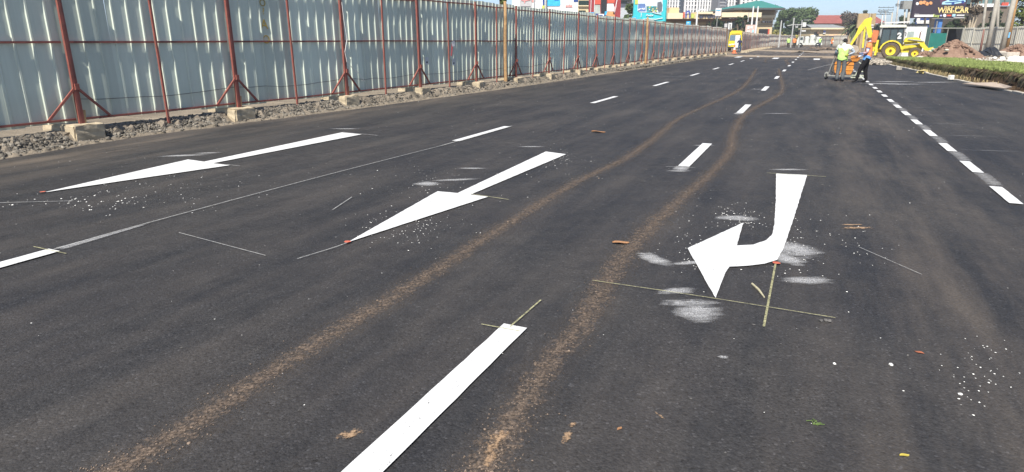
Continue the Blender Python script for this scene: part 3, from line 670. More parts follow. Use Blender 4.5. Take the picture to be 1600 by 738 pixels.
    # face: nose, brow, ears; hands: four fingers and a thumb
    ex = MB(); H = Vector(J['head']); up = (Vector(J['top']) - H).normalized(); fw = Vector(pose.get('look', (0, 1, 0))).normalized(); sd_ = fw.cross(up).normalized(); fw = up.cross(sd_)
    ex.tube([H + fw * .08 + up * .045, H + fw * .098 + up * .012, H + fw * .108 - up * .008, H + fw * .08 - up * .016], [.008, .012, .016, .012], 5)
    for s in (-1, 1): ex.tube([H + sd_ * s * .078 + up * .04, H + sd_ * s * .094 + up * .02 - fw * .012, H + sd_ * s * .082 - up * .02], [.012, .02, .01], 5)
    ex.tube([H + fw * .083 - up * .04 - sd_ * .025, H + fw * .09 - up * .038, H + fw * .083 - up * .04 + sd_ * .025], [.005, .009, .005], 5)
    nf = len(ex.f)
    if hands:
        for k, s in (('l', -1), ('r', 1)):
            w_, h_ = Vector(J['wr' + k]), Vector(J['ha' + k]); d = (h_ - w_).normalized(); a = d.cross(Vector((0, 1, .3))).normalized() * s; b = d.cross(a).normalized()
            if b.y < 0: b = -b
            for q, (o, L) in enumerate(((-.027, .075), (-.009, .085), (.009, .08), (.026, .062))):
                p0 = h_ + a * o - d * .01; ex.tube([p0, p0 + d * L * .45 + b * .008, p0 + d * L * .75 + b * .028, p0 + d * L * .85 + b * .05], [.0105, .0095, .009, .006], 5)
            p0 = w_ + (h_ - w_) * .45 - a * .03; ex.tube([p0, p0 - a * .028 + d * .025 + b * .012, p0 - a * .03 + d * .055 + b * .03], [.012, .011, .008], 5)
    vs = [bm.verts.new(p) for p in ex.v]
    for i, f in enumerate(ex.f):
        g = bm.faces.new([vs[j] for j in f]); g.smooth = True; g.material_index = order.index('skin') if i < nf else (order.index('glove') if glove and i >= nf + (len(ex.f) - nf) / 2 else order.index('hand'))
    bmesh.ops.recalc_face_normals(bm, faces=bm.faces)
    vm = MB()
    if vest:
        bm.faces.ensure_lookup_table(); bm.verts.ensure_lookup_table(); bm.normal_update(); sel = set(vestf); mp = {}
        for fi in vestf:
            f = bm.faces[fi]; ids = []
            for v in f.verts:
                if v.index not in mp: mp[v.index] = len(vm.v); vm.v.append(tuple(v.co + v.normal * .022))
                ids.append(mp[v.index])
            z = f.calc_center_median().z; zz = z - J['pelvis'][2]
            vm.f.append(ids); vm.mi.append(1 if (.16 < zz < .23) else 2 if (yoke and zz > .34) else 3 if (hem and zz < .055) else 0)
    bm.to_mesh(body); bm.free()
    root = empty(name, loc, rz, label, 'person', group); root.scale = (scale,) * 3
    link('body', body, root)
    for s in (-1, 1):
        e = MB(); e.rock((0, 0, 0), .012, 1); o = e.build('eye', EYE_M, root, H + fw * .076 + sd_ * s * .032 + up * .03)
    if vest: vm.build('safety_vest', [vest, REFL, yoke or vest, hem or vest], root, smooth=True)
    if hair or hat:
        hm = MB(); c = H + up * .035 - fw * .008; ang = []
        n, m = 12, 5
        for i in range(m + 1):
            th = (i / m) * (1.75 if hair else 1.45); rr = .1 if hair else .125
            for k in range(n):
                q = 2 * math.pi * k / n; front = math.cos(q); t2 = th * (1 - .32 * max(0, front)) if hair else th
                j = random.uniform(.97, 1.03) if hair else 1
                hm.v.append(tuple(c + (fw * math.cos(q) * 1.08 + sd_ * math.sin(q) * .93) * rr * math.sin(t2) * j + up * (rr * 1.02 * math.cos(t2) * j + (.0 if hair else .01))))
        for i in range(m):
            for k in range(n): hm.f.append([i * n + k, (i + 1) * n + k, (i + 1) * n + (k + 1) % n, i * n + (k + 1) % n]); hm.mi.append(0)
        if hat: hm.tube([c + up * .02 + fw * .1, c + up * .015 + fw * .16], [.09, .06], 8)
        hm.build('hair' if hair else 'hard_hat', hair or hat, root, smooth=True)
    return root
VA = math.atan2
p1 = G(1311, 127.5)
person('person', 'worker seen from behind in a lime vest and grey trousers at the line-painting machine', p1, R(-34), (SKIN, LIMEW, BLUES, GREYT, SHOE),
       dict(ell=(-.29, .08, 1.16), wrl=(-.26, .31, 1.04), hal=(-.25, .39, 1.02), elr=(.43, .04, 1.2), wrr=(.24, -.1, 1.1), har=(.18, -.15, 1.07), top=(.02, .03, 1.69), look=(.25, 1, 0), knl=(-.1, .03, .5), knr=(.11, .03, .5)), vest=LIME, hair=HAIR, glove=GLOVE, yoke=LIMEW, bulk=1.13)
p2 = G(1347, 129.5)
person('person', 'worker in an orange vest, patterned shirt and black trousers facing the painting machine', p2, R(58), (SKIN2, PATT, PATT, BLACKT, SHOE),
       dict(pelvis=(0, -.04, .98), spine=(0, -.06, 1.15), chest=(0, -.05, 1.36), nb=(0, -.05, 1.51), neck=(0, -.045, 1.575), head=(0, -.02, 1.65), top=(0, -.01, 1.735), look=(.05, 1, -.25),
            shl=(-.19, -.05, 1.45), shr=(.19, -.05, 1.45), ell=(-.25, -.02, 1.15), wrl=(-.17, .2, 1.12), hal=(-.14, .27, 1.12), elr=(.25, -.03, 1.13), wrr=(.14, .26, 1.0), har=(.12, .34, .98),
            hil=(-.095, -.04, .92), hir=(.095, -.04, .92), knl=(-.12, .14, .5), anl=(-.13, .22, .09), tol=(-.15, .38, .035), knr=(.11, -.03, .49), anr=(.12, -.12, .09), tor=(.14, .04, .035)), vest=ORNG, scale=1.03, bulk=1.17, hem=BLUEB)
WB = person('person', 'officer in navy top and blue trousers standing by the traffic cone at the gap', G(1154.5, 83), R(-10), (SKIN2, NAVY, NAVY, JEAN, SHOE), dict(ell=(-.3, .1, 1.2), wrl=(-.15, .2, 1.25), hal=(-.08, .22, 1.28)), hair=HAIR, hands=False, scale=1.08)
s = 1.22
person('person', 'far worker in a yellow-green vest and dark shorts walking beside one in orange', G(1231, 75.6), R(-10), (SKIN, LIME, LIME, BLACKT, SHOE), dict(knl=(-.1, .14, .52), anl=(-.1, .1, .12), tol=(-.1, .26, .06)), vest=LIME, hair=HAIR, hands=False, scale=s)
person('person', 'far worker in an orange vest and dark trousers walking beside one in yellow-green', G(1240, 75.8), R(-20), (SKIN, ORNG, ORNG, BLACKT, SHOE), dict(knr=(.1, .12, .52), anr=(.1, .05, .12), tor=(.1, .22, .06)), vest=ORNG, hair=HAIR, hands=False, scale=s)
person('person', 'far worker in lime vest and white hard hat just right of the white truck', G(1280, 74.6), R(150), (SKIN, LIME, NAVY, NAVY, SHOE), {}, vest=LIME, hat=WHITEC, hands=False, scale=s)
person('person', 'far worker in orange vest and yellow hard hat left of the painting machine', G(1298.5, 77.5), R(120), (SKIN, ORNG, WHITEC, GREYT, SHOE), dict(ell=(-.3, .1, 1.2), wrl=(-.2, .35, 1.15), hal=(-.2, .42, 1.15)), vest=ORNG, hat=M('yellow_hat', (.75, .6, .08), .5), hands=False, scale=1.12)
# ================================================================== LINE-PAINTING MACHINE
ORP = M('orange_machine_paint', (.62, .24, .03), .5, var=.2, dirt=.6, scale=6); STEEL = M('dull_steel', (.42, .42, .38), .5, .5, dirt=.4, scale=9); PALEF = M('pale_frame_paint', (.55, .58, .45), .6, dirt=.4, scale=9); RUB = M('rubber', (.02, .02, .02), .8); RUST = M('rusty_brown', (.14, .045, .02), .85, var=.35, scale=12)
pm = empty('paint_machine', G(1314, 124.5), R(-27), 'orange walk-behind line-painting machine with hoppers and small wheels', 'machine')
s = MB()
for a, b in [((-.62, .0, .16), (.62, .0, .16)), ((-.62, .55, .16), (.6, .55, .16)), ((-.62, 0, .16), (-.62, .55, .16)), ((.6, 0, .16), (.6, .55, .16)), ((-.1, 0, .16), (-.1, .55, .16)), ((.2, 0, .16), (.2, .55, .16))]: s.bar(a, b, .05)
s.build('chassis', STEEL, pm)
def hopper(x0, x1, z0, z1, y0, y1, nm):
    s = MB(); k = .3; zm = z0 + (z1 - z0) * .35; w = (x1 - x0) * .22
    s.prism([(x0 + w, z0), (x1 - w, z0), (x1, zm), (x1, z1 - .04), (x1 - .03, z1), (x0 + .03, z1), (x0, z1 - .04), (x0, zm)], y0, y1); s.bar((x0 - .01, y0 - .012, z1 - .1), (x1 + .01, y0 - .012, z1 - .1), .03, .02)
    s.bar((x0 + .02, y0 - .01, zm), (x1 - .02, y0 - .01, zm), .025, .02); return s.build(nm, ORP, pm, bevel=.006)
hopper(-.34, .0, .24, .76, .06, .5, 'paint_hopper'); hopper(.12, .42, .22, .74, .0, .42, 'paint_hopper')
tp = hopper(.26, .62, .78, 1.02, .0, .4, 'bead_hopper')
s = MB(); s.box((.44, -.016, .93), (.22, .012, .04)); s.build('lid_strap', RUST, tp)
s = MB(); s.box((.34, .2, .755), (.34, .3, .05)); s.build('burner_tray', RUST, pm); s = MB(); s.box((-.16, .25, .2), (.3, .4, .06)); s.build('burner_tray', RUST, pm)
s = MB(); s.tube([(-.55, 0, .2), (-.46, -.03, .6), (-.36, -.08, 1.05), (-.28, -.16, 1.1)], .022, 6); s.tube([(-.42, .4, .2), (-.36, .2, .7), (-.3, -.05, 1.07)], .02, 6); s.tube([(-.36, -.08, 1.05), (.02, -.1, 1.03)], .018, 6)
hb = s.build('handlebar', STEEL, pm); s = MB(); s.tube([(-.28, -.16, 1.1), (-.2, -.22, 1.1)], .028, 6); s.tube([(-.36, -.08, 1.05), (-.4, -.14, 1.06)], .035, 6); s.build('grip', RUB, hb)
s = MB()
for a, b in [((.55, .1, .18), (.72, .1, .68)), ((.95, .1, .16), (.72, .1, .68)), ((.55, .4, .18), (.72, .38, .68)), ((.62, .1, .36), (.86, .1, .36)), ((.55, .1, .17), (.95, .1, .17)), ((.72, .1, .68), (.5, .1, .82)), ((.72, .1, .68), (.72, .38, .68))]: s.bar(a, b, .035)
s.build('side_frame', PALEF, pm)
s = MB(); s.box((.62, -.02, .1), (.5, .16, .03)); s.box((.62, -.02, .2), (.46, .12, .025)); s.bar((.42, -.02, .1), (.42, -.02, .2), .03); s.bar((.82, -.02, .1), (.82, -.02, .2), .03); s.build('marking_shoe', PALEF, pm)
for x, y, r in ((-.62, -.1, .12), (-.18, -.16, .13), (.02, -.14, .13), (-.6, .55, .12), (.5, .5, .13)):
    s = MB(); s.lathe([(r * .55, -.03), (r * .93, -.035), (r, -.018), (r, .018), (r * .93, .035), (r * .55, .03)], 14, axis='X'); wh = s.build('wheel', RUB, pm, (x, y, r), R(12), smooth=True)
    s = MB(); s.lathe([(.001, -.034), (r * .3, -.034), (r * .58, -.022), (r * .58, .022), (r * .3, .034), (.001, .034)], 10, axis='X'); s.build('rim', PALEF, wh)
    s = MB(); s.bar((x - .05, y, r), (x - .05, y, r * 2 + .04), .025); s.bar((x + .05, y, r), (x + .05, y, r * 2 + .04), .025); s.bar((x - .06, y, r * 2 + .04), (x + .06, y, r * 2 + .04), .03); s.build('wheel_fork', STEEL, pm)
s = MB(); s.tube([(-.3, .1, .7), (-.45, .0, .55), (-.4, -.02, .3), (-.2, .0, .24)], .016, 6); s.tube([(.3, .0, .8), (.1, -.04, .6), (.05, -.02, .3)], .014, 6); s.build('hose', RUB, pm)
# ================================================================== BACKHOE LOADER
JY = M('machine_yellow', (.76, .62, .035), .5, var=.15, dirt=.5, scale=3); TYRE = M('dusty_tyre', (.1, .075, .055), .9, var=.3, scale=6, dirt=.5); DK = M('dark_cab_frame', (.025, .028, .03), .5); GL = glass_mat('cab_glass', (.05, .07, .075)); ROOFW = M('cream_roof', (.66, .67, .56), .6, dirt=.2); RUSTO = M('rust_orange', (.55, .17, .06), .75, dirt=.3); BKT = M('dusty_bucket', (.38, .32, .25), .85, var=.25, dirt=.4)
bl = empty('backhoe_loader', Vector((at(1390, 91, 62).x, 62, 0)), R(-31), 'yellow backhoe loader with dark cab and raised boom by the earth heap', 'backhoe loader')
def wheel(x, r, wdt, y):
    s = MB(); h = wdt / 2
    s.lathe([(r * .56, -h * .8), (r * .62, -h), (r * .9, -h), (r, -h * .7), (r, h * .7), (r * .9, h), (r * .62, h), (r * .56, h * .8)], 24, axis='Y')
    for k in range(20):
        a = 2 * math.pi * k / 20
        for sgn in (-1, 1):
            aa = a + sgn * .08; s.bar((r * math.cos(aa) * .99, sgn * h * .05, r * math.sin(aa) * .99), (r * math.cos(aa + .12) * .99, sgn * h * .95, r * math.sin(aa + .12) * .99), .05, .06)
    t = s.build('tyre', TYRE, bl, (x, y, r)); sg = -1 if y < 0 else 1
    s = MB(); s.lathe([(.001, sg * h * .55), (r * .2, sg * h * .6), (r * .25, sg * h * .35), (r * .5, sg * h * .45), (r * .57, sg * h * .95), (r * .6, sg * h * .7)], 20, axis='Y'); rm = s.build('rim', JY, t)
    s = MB(); s.lathe([(.001, sg * h * .95), (r * .12, sg * h * .92), (r * .16, sg * h * .5)], 12, axis='Y'); s.build('hub', RUST, rm)
for y in (-.85, .85): wheel(0, .74, .44, y); wheel(1.95, .5, .3, y * .95)
s = MB(); s.box((.6, 0, .72), (3.6, .7, .34)); s.box((1.6, 0, 1.05), (1.7, .8, .5)); s.build('chassis', JY, bl)
s = MB(); s.prism([(.95, 1.05), (2.55, 1.05), (2.6, 1.3), (2.5, 1.55), (.95, 1.72)], -.42, .42); s.build('bonnet', JY, bl)
s = MB(); s.box((2.59, 0, 1.25), (.04, .7, .35)); s.build('grille', DK, bl)
for y in (-.86, .86):
    s = MB(); a0, a1 = R(8), R(172); P = [(.93 * math.cos(a0 + (a1 - a0) * k / 10), .72 + .93 * math.sin(a0 + (a1 - a0) * k / 10)) for k in range(11)]; Q = [(.8 * math.cos(a0 + (a1 - a0) * k / 10), .72 + .8 * math.sin(a0 + (a1 - a0) * k / 10)) for k in range(10, -1, -1)]
    for i in range(10): s.prism([P[i], P[i + 1], Q[9 - i], Q[10 - i]], y - .26, y + .26)
    s.build('mudguard', JY, bl)
cab = MB(); cab.box((-.1, 0, 1.08), (1.7, 1.5, .3)); cab.box((.3, 0, .95), (.5, 1.6, .5))
for x in (-.95, -.25, .35, .82):
    for y in (-.76, .76): cab.bar((x, y, 1.2), (x * .94 - .02, y * .95, 2.72), .08)
for y in (-.74, .74): cab.bar((-.95, y, 1.75 if 0 else 1.28), (.82, y, 1.28), .1); cab.bar((-.92, y * .96, 2.68), (.78, y * .96, 2.68), .1)
for x in (-.93, .8): cab.bar((x, -.74, 1.3), (x, .74, 1.3), .09)
cb = cab.build('cab', DK, bl)
for y in (-.745, .745):
    for a, b in ((-.9, -.29), (-.21, .31), (.39, .78)):
        s = MB(); s.add([(a, y, 1.33), (b, y, 1.33), (b * .95, y * .955, 2.64), (a * .95, y * .955, 2.64)], [(0, 1, 2, 3)]); s.build('window', GL, cb)
for x in (-.95, .82): s = MB(); s.add([(x, -.7, 1.35), (x, .7, 1.35), (x * .95, .68, 2.64), (x * .95, -.68, 2.64)], [(0, 1, 2, 3)]); s.build('window', GL, cb)
s = MB(); s.prism([(-1.15, 2.74), (.88, 2.74), (.98, 2.84), (.88, 2.97), (-1.05, 3.0), (-1.2, 2.88)], -.88, .88); s.build('roof', ROOFW, cb, bevel=.02)
s = MB(); s.box((-.2, 0, 1.45), (.5, .5, .14)); s.box((-.42, 0, 1.8), (.12, .5, .6)); s.build('driver_seat', RUB, cb)
STK = M('sticker_white', (.75, .75, .72)); text_mesh('2', .7, 'number_sticker', STK, cb, (.5, -.775, 2.0), (R(90), 0, 0), .003, bold=.03)
s = MB(); s.tube([(2.1, -.2, 1.55), (2.1, -.2, 2.3), (2.16, -.2, 2.4)], .05, 8); s.build('exhaust_pipe', RUST, bl)
for y in (-.6, .6):
    for x in (.9, -1.12): s = MB(); s.box((x, y, 2.68), (.12, .2, .14)); s.build('work_lamp', STK if 0 else STEEL, cb)
    s = MB(); s.bar((.85, y * 1.3, 2.3), (.98, y * 1.65, 2.3), .03); s.box((.98, y * 1.7, 2.15), (.05, .18, .34)); s.build('mirror', DK, cb)
# loader arms and bucket at the front (right)
for y in (-.62, .62):
    s = MB(); s.prism([(.85, 1.45), (1.0, 1.85), (1.9, 1.9), (2.15, 1.78), (3.0, .88), (2.9, .72), (2.7, .74), (1.9, 1.55), (1.1, 1.5)], y - .06, y + .06); s.build('loader_arm', JY, bl)
    s = MB(); s.tube([(1.05, y - .1, 1.2), (2.2, y - .1, 1.35)], .055, 8); s.tube([(1.2, y - .1, 1.72), (2.5, y - .1, 1.55)], .05, 8); s.build('hydraulic_ram', STEEL, bl)
s = MB(); s.bar((2.35, -.6, 1.3), (2.35, .6, 1.3), .12); s.bar((1.0, -.6, 1.6), (1.0, .6, 1.6), .1); s.build('cross_tube', JY, bl)
s = MB(); s.prism([(2.95, .95), (3.3, 1.05), (3.15, .8), (3.1, .5), (3.25, .28), (3.75, .2), (3.7, .14), (3.1, .2), (2.92, .5)], -1.05, 1.05); lb = s.build('loader_bucket', JY, bl)
s = MB()
for k in range(7): s.bar((3.7, -1 + k / 3, .17), (3.9, -1 + k / 3, .17), .06, .04)
s.build('bucket_tooth', STEEL, lb)
# backhoe at the rear (left)
s = MB(); s.box((-1.18, 0, .95), (.16, 1.9, .35)); s.box((-1.35, 0, 1.0), (.4, .4, .7)); s.build('rear_frame', JY, bl)
for y in (-.95, .95):
    s = MB(); s.bar((-1.2, y, .3), (-1.15, y, 1.65), .17, .15); st = s.build('stabiliser', JY, bl); s = MB(); s.box((-1.2, y, .2), (.35, .35, .07)); s.bar((-1.2, y, .2), (-1.2, y, .5), .1); s.build('stabiliser_foot', DK, st)
s = MB(); s.prism([(-1.75, 1.45), (-1.28, 1.45), (-1.18, 2.5), (-1.68, 2.55)], -.55, .55); s.build('engine_guard', RUSTO, bl)
def limb(nm, pts, ws, y0, y1, mat):
    s = MB(); L = []; Rr = []
    P = [Vector((a, 0, b)) for a, b in pts]
    for i, p in enumerate(P):
        d = (P[min(i + 1, len(P) - 1)] - P[max(i - 1, 0)]).normalized(); n = Vector((d.z, 0, -d.x)); L.append(p + n * ws[i] / 2); Rr.append(p - n * ws[i] / 2)
    for i in range(len(P) - 1): s.prism([(q.x, q.z) for q in (L[i], L[i + 1], Rr[i + 1], Rr[i])], y0, y1)
    return s.build(nm, mat, bl)
limb('boom', [(-1.5, 1.1), (-1.75, 1.8), (-2.0, 2.4), (-2.15, 2.95), (-2.1, 3.45)], [.3, .36, .4, .42, .24], -.14, .14, JY)
limb('dipper', [(-1.98, 3.6), (-2.35, 3.35), (-2.75, 2.7), (-3.0, 2.1), (-3.45, 1.1)], [.26, .5, .46, .26, .17], -.12, .12, JY)
s = MB(); s.bar((-2.42, 0, 2.7), (-2.36, 0, .95), .14, .12); s.build('hydraulic_ram', JY, bl)
s = MB(); s.tube([(-2.95, 0, 2.5), (-3.5, 0, 1.35)], .05, 8); s.tube([(-1.7, .2, 1.5), (-2.2, .2, 2.8)], .06, 8); s.build('hydraulic_ram', STEEL, bl)
s = MB(); s.prism([(-3.45, 1.15), (-3.15, 1.2), (-2.75, 1.05), (-2.6, .75), (-2.75, .5), (-3.1, .45), (-2.95, .6), (-3.0, .85), (-3.25, .95)], -.42, .42); s.prism([(-3.45, 1.15), (-3.15, 1.2), (-2.6, .75), (-2.75, .5), (-3.1, .45)], -.43, -.4); s.build('digging_bucket', BKT, bl)
# ================================================================== TRAFFIC CONE
CO = M('cone_orange', (.85, .17, .05), .5, dirt=.2); cn = empty('traffic_cone', G(1147, 83.4), 0, 'orange traffic cone with a white collar at the gap in the hoarding', 'cone'); cn.scale = (1.25, 1.25, 1.25)
s = MB(); s.box((0, 0, .025), (.46, .46, .05)); s.lathe([(.18, .05), (.16, .1), (.12, .35)], 16); s.lathe([(.085, .58), (.04, .85), (.03, .88), (.001, .88)], 16); s.build('cone_body', CO, cn, smooth=False)
s = MB(); s.lathe([(.122, .35), (.087, .58)], 16); s.build('collar', REFL, cn)
s = empty('sign_board', G(1151.5, 82.5) + Vector((0, .3, 0)), 0, 'tall white blank board leaning behind the officer', 'board'); q = MB(); q.box((0, 0, 1.45), (.62, .04, 1.6)); q.build('panel', WHITEC, s); q = MB()
for x in (-.25, .25): q.bar((x, .05, 0), (x, .03, 2.2), .05)
q.build('stand', STEEL, s)
# ================================================================== WHITE TANK TRUCK AND SITE BITS AT THE FAR END
WP = M('white_vehicle_paint', (.62, .64, .6), .5, dirt=.3, scale=3); tk = empty('tank_truck', G(1264, 74.3), R(-26), 'white flatbed truck carrying paint tanks at the far end of the road', 'truck'); tk.scale = (1.15,) * 3
s = MB(); s.box((0, 0, .75), (4.6, 1.8, .16)); s.box((0, -.88, .62), (4.6, .06, .3)); s.build('flatbed', WP, tk)
s = MB(); s.prism([(-2.3, .8), (-1.15, .8), (-1.15, 2.05), (-2.0, 2.05), (-2.3, 1.4)], -.85, .85); c = s.build('cab', WP, tk); s = MB(); s.box((-1.6, -.86, 1.65), (.7, .03, .5)); s.build('window', GL, c)
for x, r, h in ((-.55, .42, 1.2), (.45, .5, 1.5), (1.5, .5, 1.1)): s = MB(); s.lathe([(.001, .84), (r, .84), (r, .84 + h * .85), (r * .7, .84 + h), (.001, .84 + h)], 14, (x, 0, 0)); s.build('tank', WP, tk, smooth=False)
s = MB(); s.tube([(.45, -.3, 1.2), (.9, -.5, 1.7), (1.5, -.3, 1.9)], .06, 6); s.box((2.1, 0, 1.1), (.3, 1.4, .6)); s.build('pump_gear', STEEL, tk)
for x in (-1.6, 1.5):
    for y in (-.8, .8): s = MB(); s.lathe([(.2, -.12), (.42, -.12), (.45, -.06), (.45, .06), (.42, .12), (.2, .12), (.001, .1)], 16, (x, y, .45), 'Y'); s.build('wheel', RUB, tk)
BARR = M('site_junk', (.2, .15, .11), .9, var=.4)
for i, (px, py, L, lab) in enumerate(((1285, 76.5, 5.5, 'low heap of planks and dirt on the road under the far white-hatted worker'), (1292, 78, 3, 'smaller heap of planks and dirt by the yellow-hatted worker'))):
    s = MB()
    for k in range(14): x = random.uniform(-L / 2, L / 2); s.bar((x, random.uniform(-.6, .6), random.uniform(.05, .35)), (x + random.uniform(-1.4, 1.4), random.uniform(-.6, .6), random.uniform(.1, .5)), .12)
    for k in range(30): s.rock((random.uniform(-L / 2, L / 2), random.uniform(-.6, .6), .1), random.uniform(.1, .3), .6)
    tag(s.build('debris_heap', BARR, None, G(px, py)), lab, 'debris')
# ================================================================== RIGHT SIDE: kerb, bank, yard
def K(u): return lerp_tab(EDGE_R, u)
KERB = M('kerb_concrete', (.46, .42, .35), .9, var=.2, scale=6, dirt=.3, bmp=.4)
kb = empty('kerb', W(30, K(30)), 0, kind='structure')
kbl = Vector(kb.location); s = MB(); s.box((0, 0, 0), (.985, .14, .16)); km = None
for i in range(46):
    u = 10.5 + i; a = W(u, K(u) + .07); b = W(u + 1, K(u + 1) + .07); an = math.atan2((b - a).y, (b - a).x); p = (a + b) / 2 - kbl; p.z = .005 + random.uniform(-.015, .01)
    if km is None: ob = s.build('kerb_stone', KERB, kb, p, an, bevel=.012); km = ob.data
    else: link('kerb_stone', km, kb, p, an + random.gauss(0, .006))
BANKS = dirt('bank_soil', (.055, .036, .022), (.1, .066, .04), 3, .9); GRS = dirt('turf', (.11, .145, .035), (.17, .19, .06), .8, .5)
us = [8 + .3 * i for i in range(182)]
def HB(u): return lerp_tab([(20, .6), (28, .575), (37, .49), (47, .41), (54, .38), (64, .36)], u) / .66
def bank(name, offs, mat, jit):
    mb = MB(); n = len(offs)
    for i, u in enumerate(us):
        e = max(0, (u - 60) / 2)
        for k, (o, z) in enumerate(offs):
            wv = .12 * math.sin(u * 1.3) + .08 * math.sin(u * 3.1 + 1); j = random.gauss(0, jit) if 0 < k < n - 1 else 0
            mb.v.append(tuple(W(u, K(u) + o + wv * (o > .5) + j, max(-.07, z * HB(u) - e * .6) + random.gauss(0, jit * .6))))
    for i in range(len(us) - 1):
        for k in range(n - 1): mb.f.append([i * n + k, i * n + k + 1, (i + 1) * n + k + 1, (i + 1) * n + k]); mb.mi.append(0)
    mb.build(name, mat)['kind'] = 'structure'
bank('bank_soil', [(.1, -.05), (.4, .02), (.7, .06), (.82, .2), (.88, .4), (.86, .52), (.98, .62)], BANKS, .06)
bank('grass_bank', [(.95, .6), (1.1, .66), (1.8, .68), (3.4, .66), (5.2, .66), (6.6, .5)], GRS, .02)
# blades of grass: stuff
BLADE = M('grass_blade', (.24, .29, .085), .8, var=.35, scale=.9, island=.45); mb = MB()
for i in range(95000):
    u = random.uniform(14, 62); o = .92 + abs(random.gauss(0, 1)) * 1.3 if random.random() < .6 else random.uniform(1, 5.9)
    if o > 5.3 + .7 * math.sin(u * .7): continue
    thin = .35 + .65 * (math.sin(u * .9 + o) * math.sin(o * 1.7 + u * .31) > -.35)
    if random.random() > thin: continue
    wv = .12 * math.sin(u * 1.3) + .08 * math.sin(u * 3.1 + 1); h = random.uniform(.03, .1) * (1.3 if o < 1.2 else 1); a = random.random() * 6.3; wd = .007 + .0003 * u
    p = W(u, K(u) + o + wv, .66 * HB(u) - max(0, (u - 60) / 2) * .6); lx, ly = random.gauss(0, .05), random.gauss(0, .05)
    mb.add([(p.x - wd * math.cos(a), p.y - wd * math.sin(a), p.z), (p.x + wd * math.cos(a), p.y + wd * math.sin(a), p.z), (p.x + lx, p.y + ly, p.z + h)], [(0, 1, 2)])
mb.build('grass', BLADE)['kind'] = 'stuff'
ROOT = M('hanging_roots', (.2, .14, .08), .9, var=.5, scale=2, island=.6); GROOT = M('hanging_grass', (.15, .16, .05), .85, var=.4, scale=1, island=.6)
for nm, mt, n in (('hanging_roots', ROOT, 1300), ('hanging_grass', GROOT, 3600)):
    mb = MB()
    for i in range(n):
        u = random.uniform(14, 61.5)
        if nm == 'hanging_grass' and random.random() > (.12 if u < 36 else .75): continue
        wv = .12 * math.sin(u * 1.3) + .08 * math.sin(u * 3.1 + 1); L = (random.uniform(.08, .5) if random.random() < .85 else random.uniform(.4, .62)) * HB(u)
        wd = random.uniform(.006, .016) + .0003 * u; o = .88 + random.gauss(0, .03); z = random.uniform(.55, .68) * HB(u) - max(0, (u - 60) / 2) * .6; sw = random.gauss(0, .09)
        pts = [W(u, K(u) + o + wv, z), W(u + sw * .5, K(u) + o - .07 + wv, z - L * .45), W(u + sw, K(u) + o - .1 - random.random() * .06 + wv, z - L)]
        for a, b in zip(pts, pts[1:]):
            dv = W(wd, 0); mb.add([a - dv, a + dv, b + dv * .7, b - dv * .7], [(0, 1, 2, 3)])
    mb.build(nm, mt)['kind'] = 'stuff'
# low weeds and dry litter at the foot of the bank
mb = MB()
for i in range(1700):
    u = random.uniform(33, 57); o = random.uniform(.25, .8); p = W(u, K(u) + o, .03); h = random.uniform(.05, .22); a = random.random() * 6.3
    mb.add([(p.x - .02 * math.cos(a), p.y - .02 * math.sin(a), p.z), (p.x + .02 * math.cos(a), p.y + .02 * math.sin(a), p.z), (p.x + random.gauss(0, .06), p.y + random.gauss(0, .06), p.z + h)], [(0, 1, 2)])
mb.build('dry_weeds', M('dry_weeds', (.15, .125, .06), .9, var=.4, island=.5))['kind'] = 'stuff'
# stakes behind the kerb
STK_ = M('stake_wood', (.34, .26, .13), .9, var=.4, scale=20)
sm = []
for k in range(3): q = MB(); q.tube([(0, 0, -.1), (.01, .01, .1), (.0, 0, .2)], [.014, .013, .01], 5); o = q.build('stake', STK_); sm.append(o.data); bpy.data.objects.remove(o)
for i in range(110):
    u = 19 + i * .19
    if 25.7 < u < 28.6: continue
    o = link('stake', random.choice(sm), None, W(u + random.uniform(-.04, .04), K(u) + .24 + random.uniform(-.04, .05), .02), (random.gauss(0, .25), random.gauss(0, .25), random.random() * 6))
    o.scale = (1.1, 1.1, random.uniform(.8, 1.3)); tag(o, 'short thin brown stake in the row between kerb and earth bank', 'stake', 'short stakes in a row behind the kerb')
# plank bridging the trench, white block, kerb block, sacks
b = MB(); PLY = M('weathered_board', (.42, .34, .27), .85, var=.15, scale=3); A, B, C, D = G(1504, 130, .1), G(1556, 128.5, .2), G(1581, 135.5, .2), G(1571, 138, .12)
b.add([A, B, C, D] + [q - Vector((0, 0, .035)) for q in (A, B, C, D)], [(0, 1, 2, 3), (7, 6, 5, 4), (0, 4, 5, 1), (1, 5, 6, 2), (2, 6, 7, 3), (3, 7, 4, 0)]); tag(b.build('board', PLY), 'flat weathered board laid over the trench beside the right kerb', 'board')
def blk(px, py, d, mat, nm, label, cat, rz=0, z=0):
    q = MB(); q.box((0, 0, d[2] / 2), d); return tag(q.build(nm, mat, None, G(px, py, z), rz, bevel=min(d) * .08), label, cat)
blk(1485.5, 124.8, (.19, .16, .19), M('white_block', (.74, .72, .66), .8, var=.06), 'marker_block', 'white cube-shaped block standing on the kerb left of the weathered board', 'block', .2, .05)
blk(1404.5, 109.8, (.24, .2, .2), KERB, 'kerb_block', 'grey concrete block at the foot of the bank right of the backhoe wheel', 'block', .5, .02)
b = MB(); SACK = M('yellow_sack', (.62, .5, .2), .8, var=.3, scale=6)
P = [G(1431, 113.5, .02), G(1442, 115, .02), G(1455, 113.5, .02), G(1453, 110, .12), G(1440, 111, .16), G(1434, 111, .1)]
b.add(P + [sum(P, Vector()) / 6 + Vector((0, 0, .12))], [(i, (i + 1) % 6, 6) for i in range(6)]); tag(b.build('sack', SACK), 'crumpled yellow sack lying at the foot of the grass bank', 'sack')
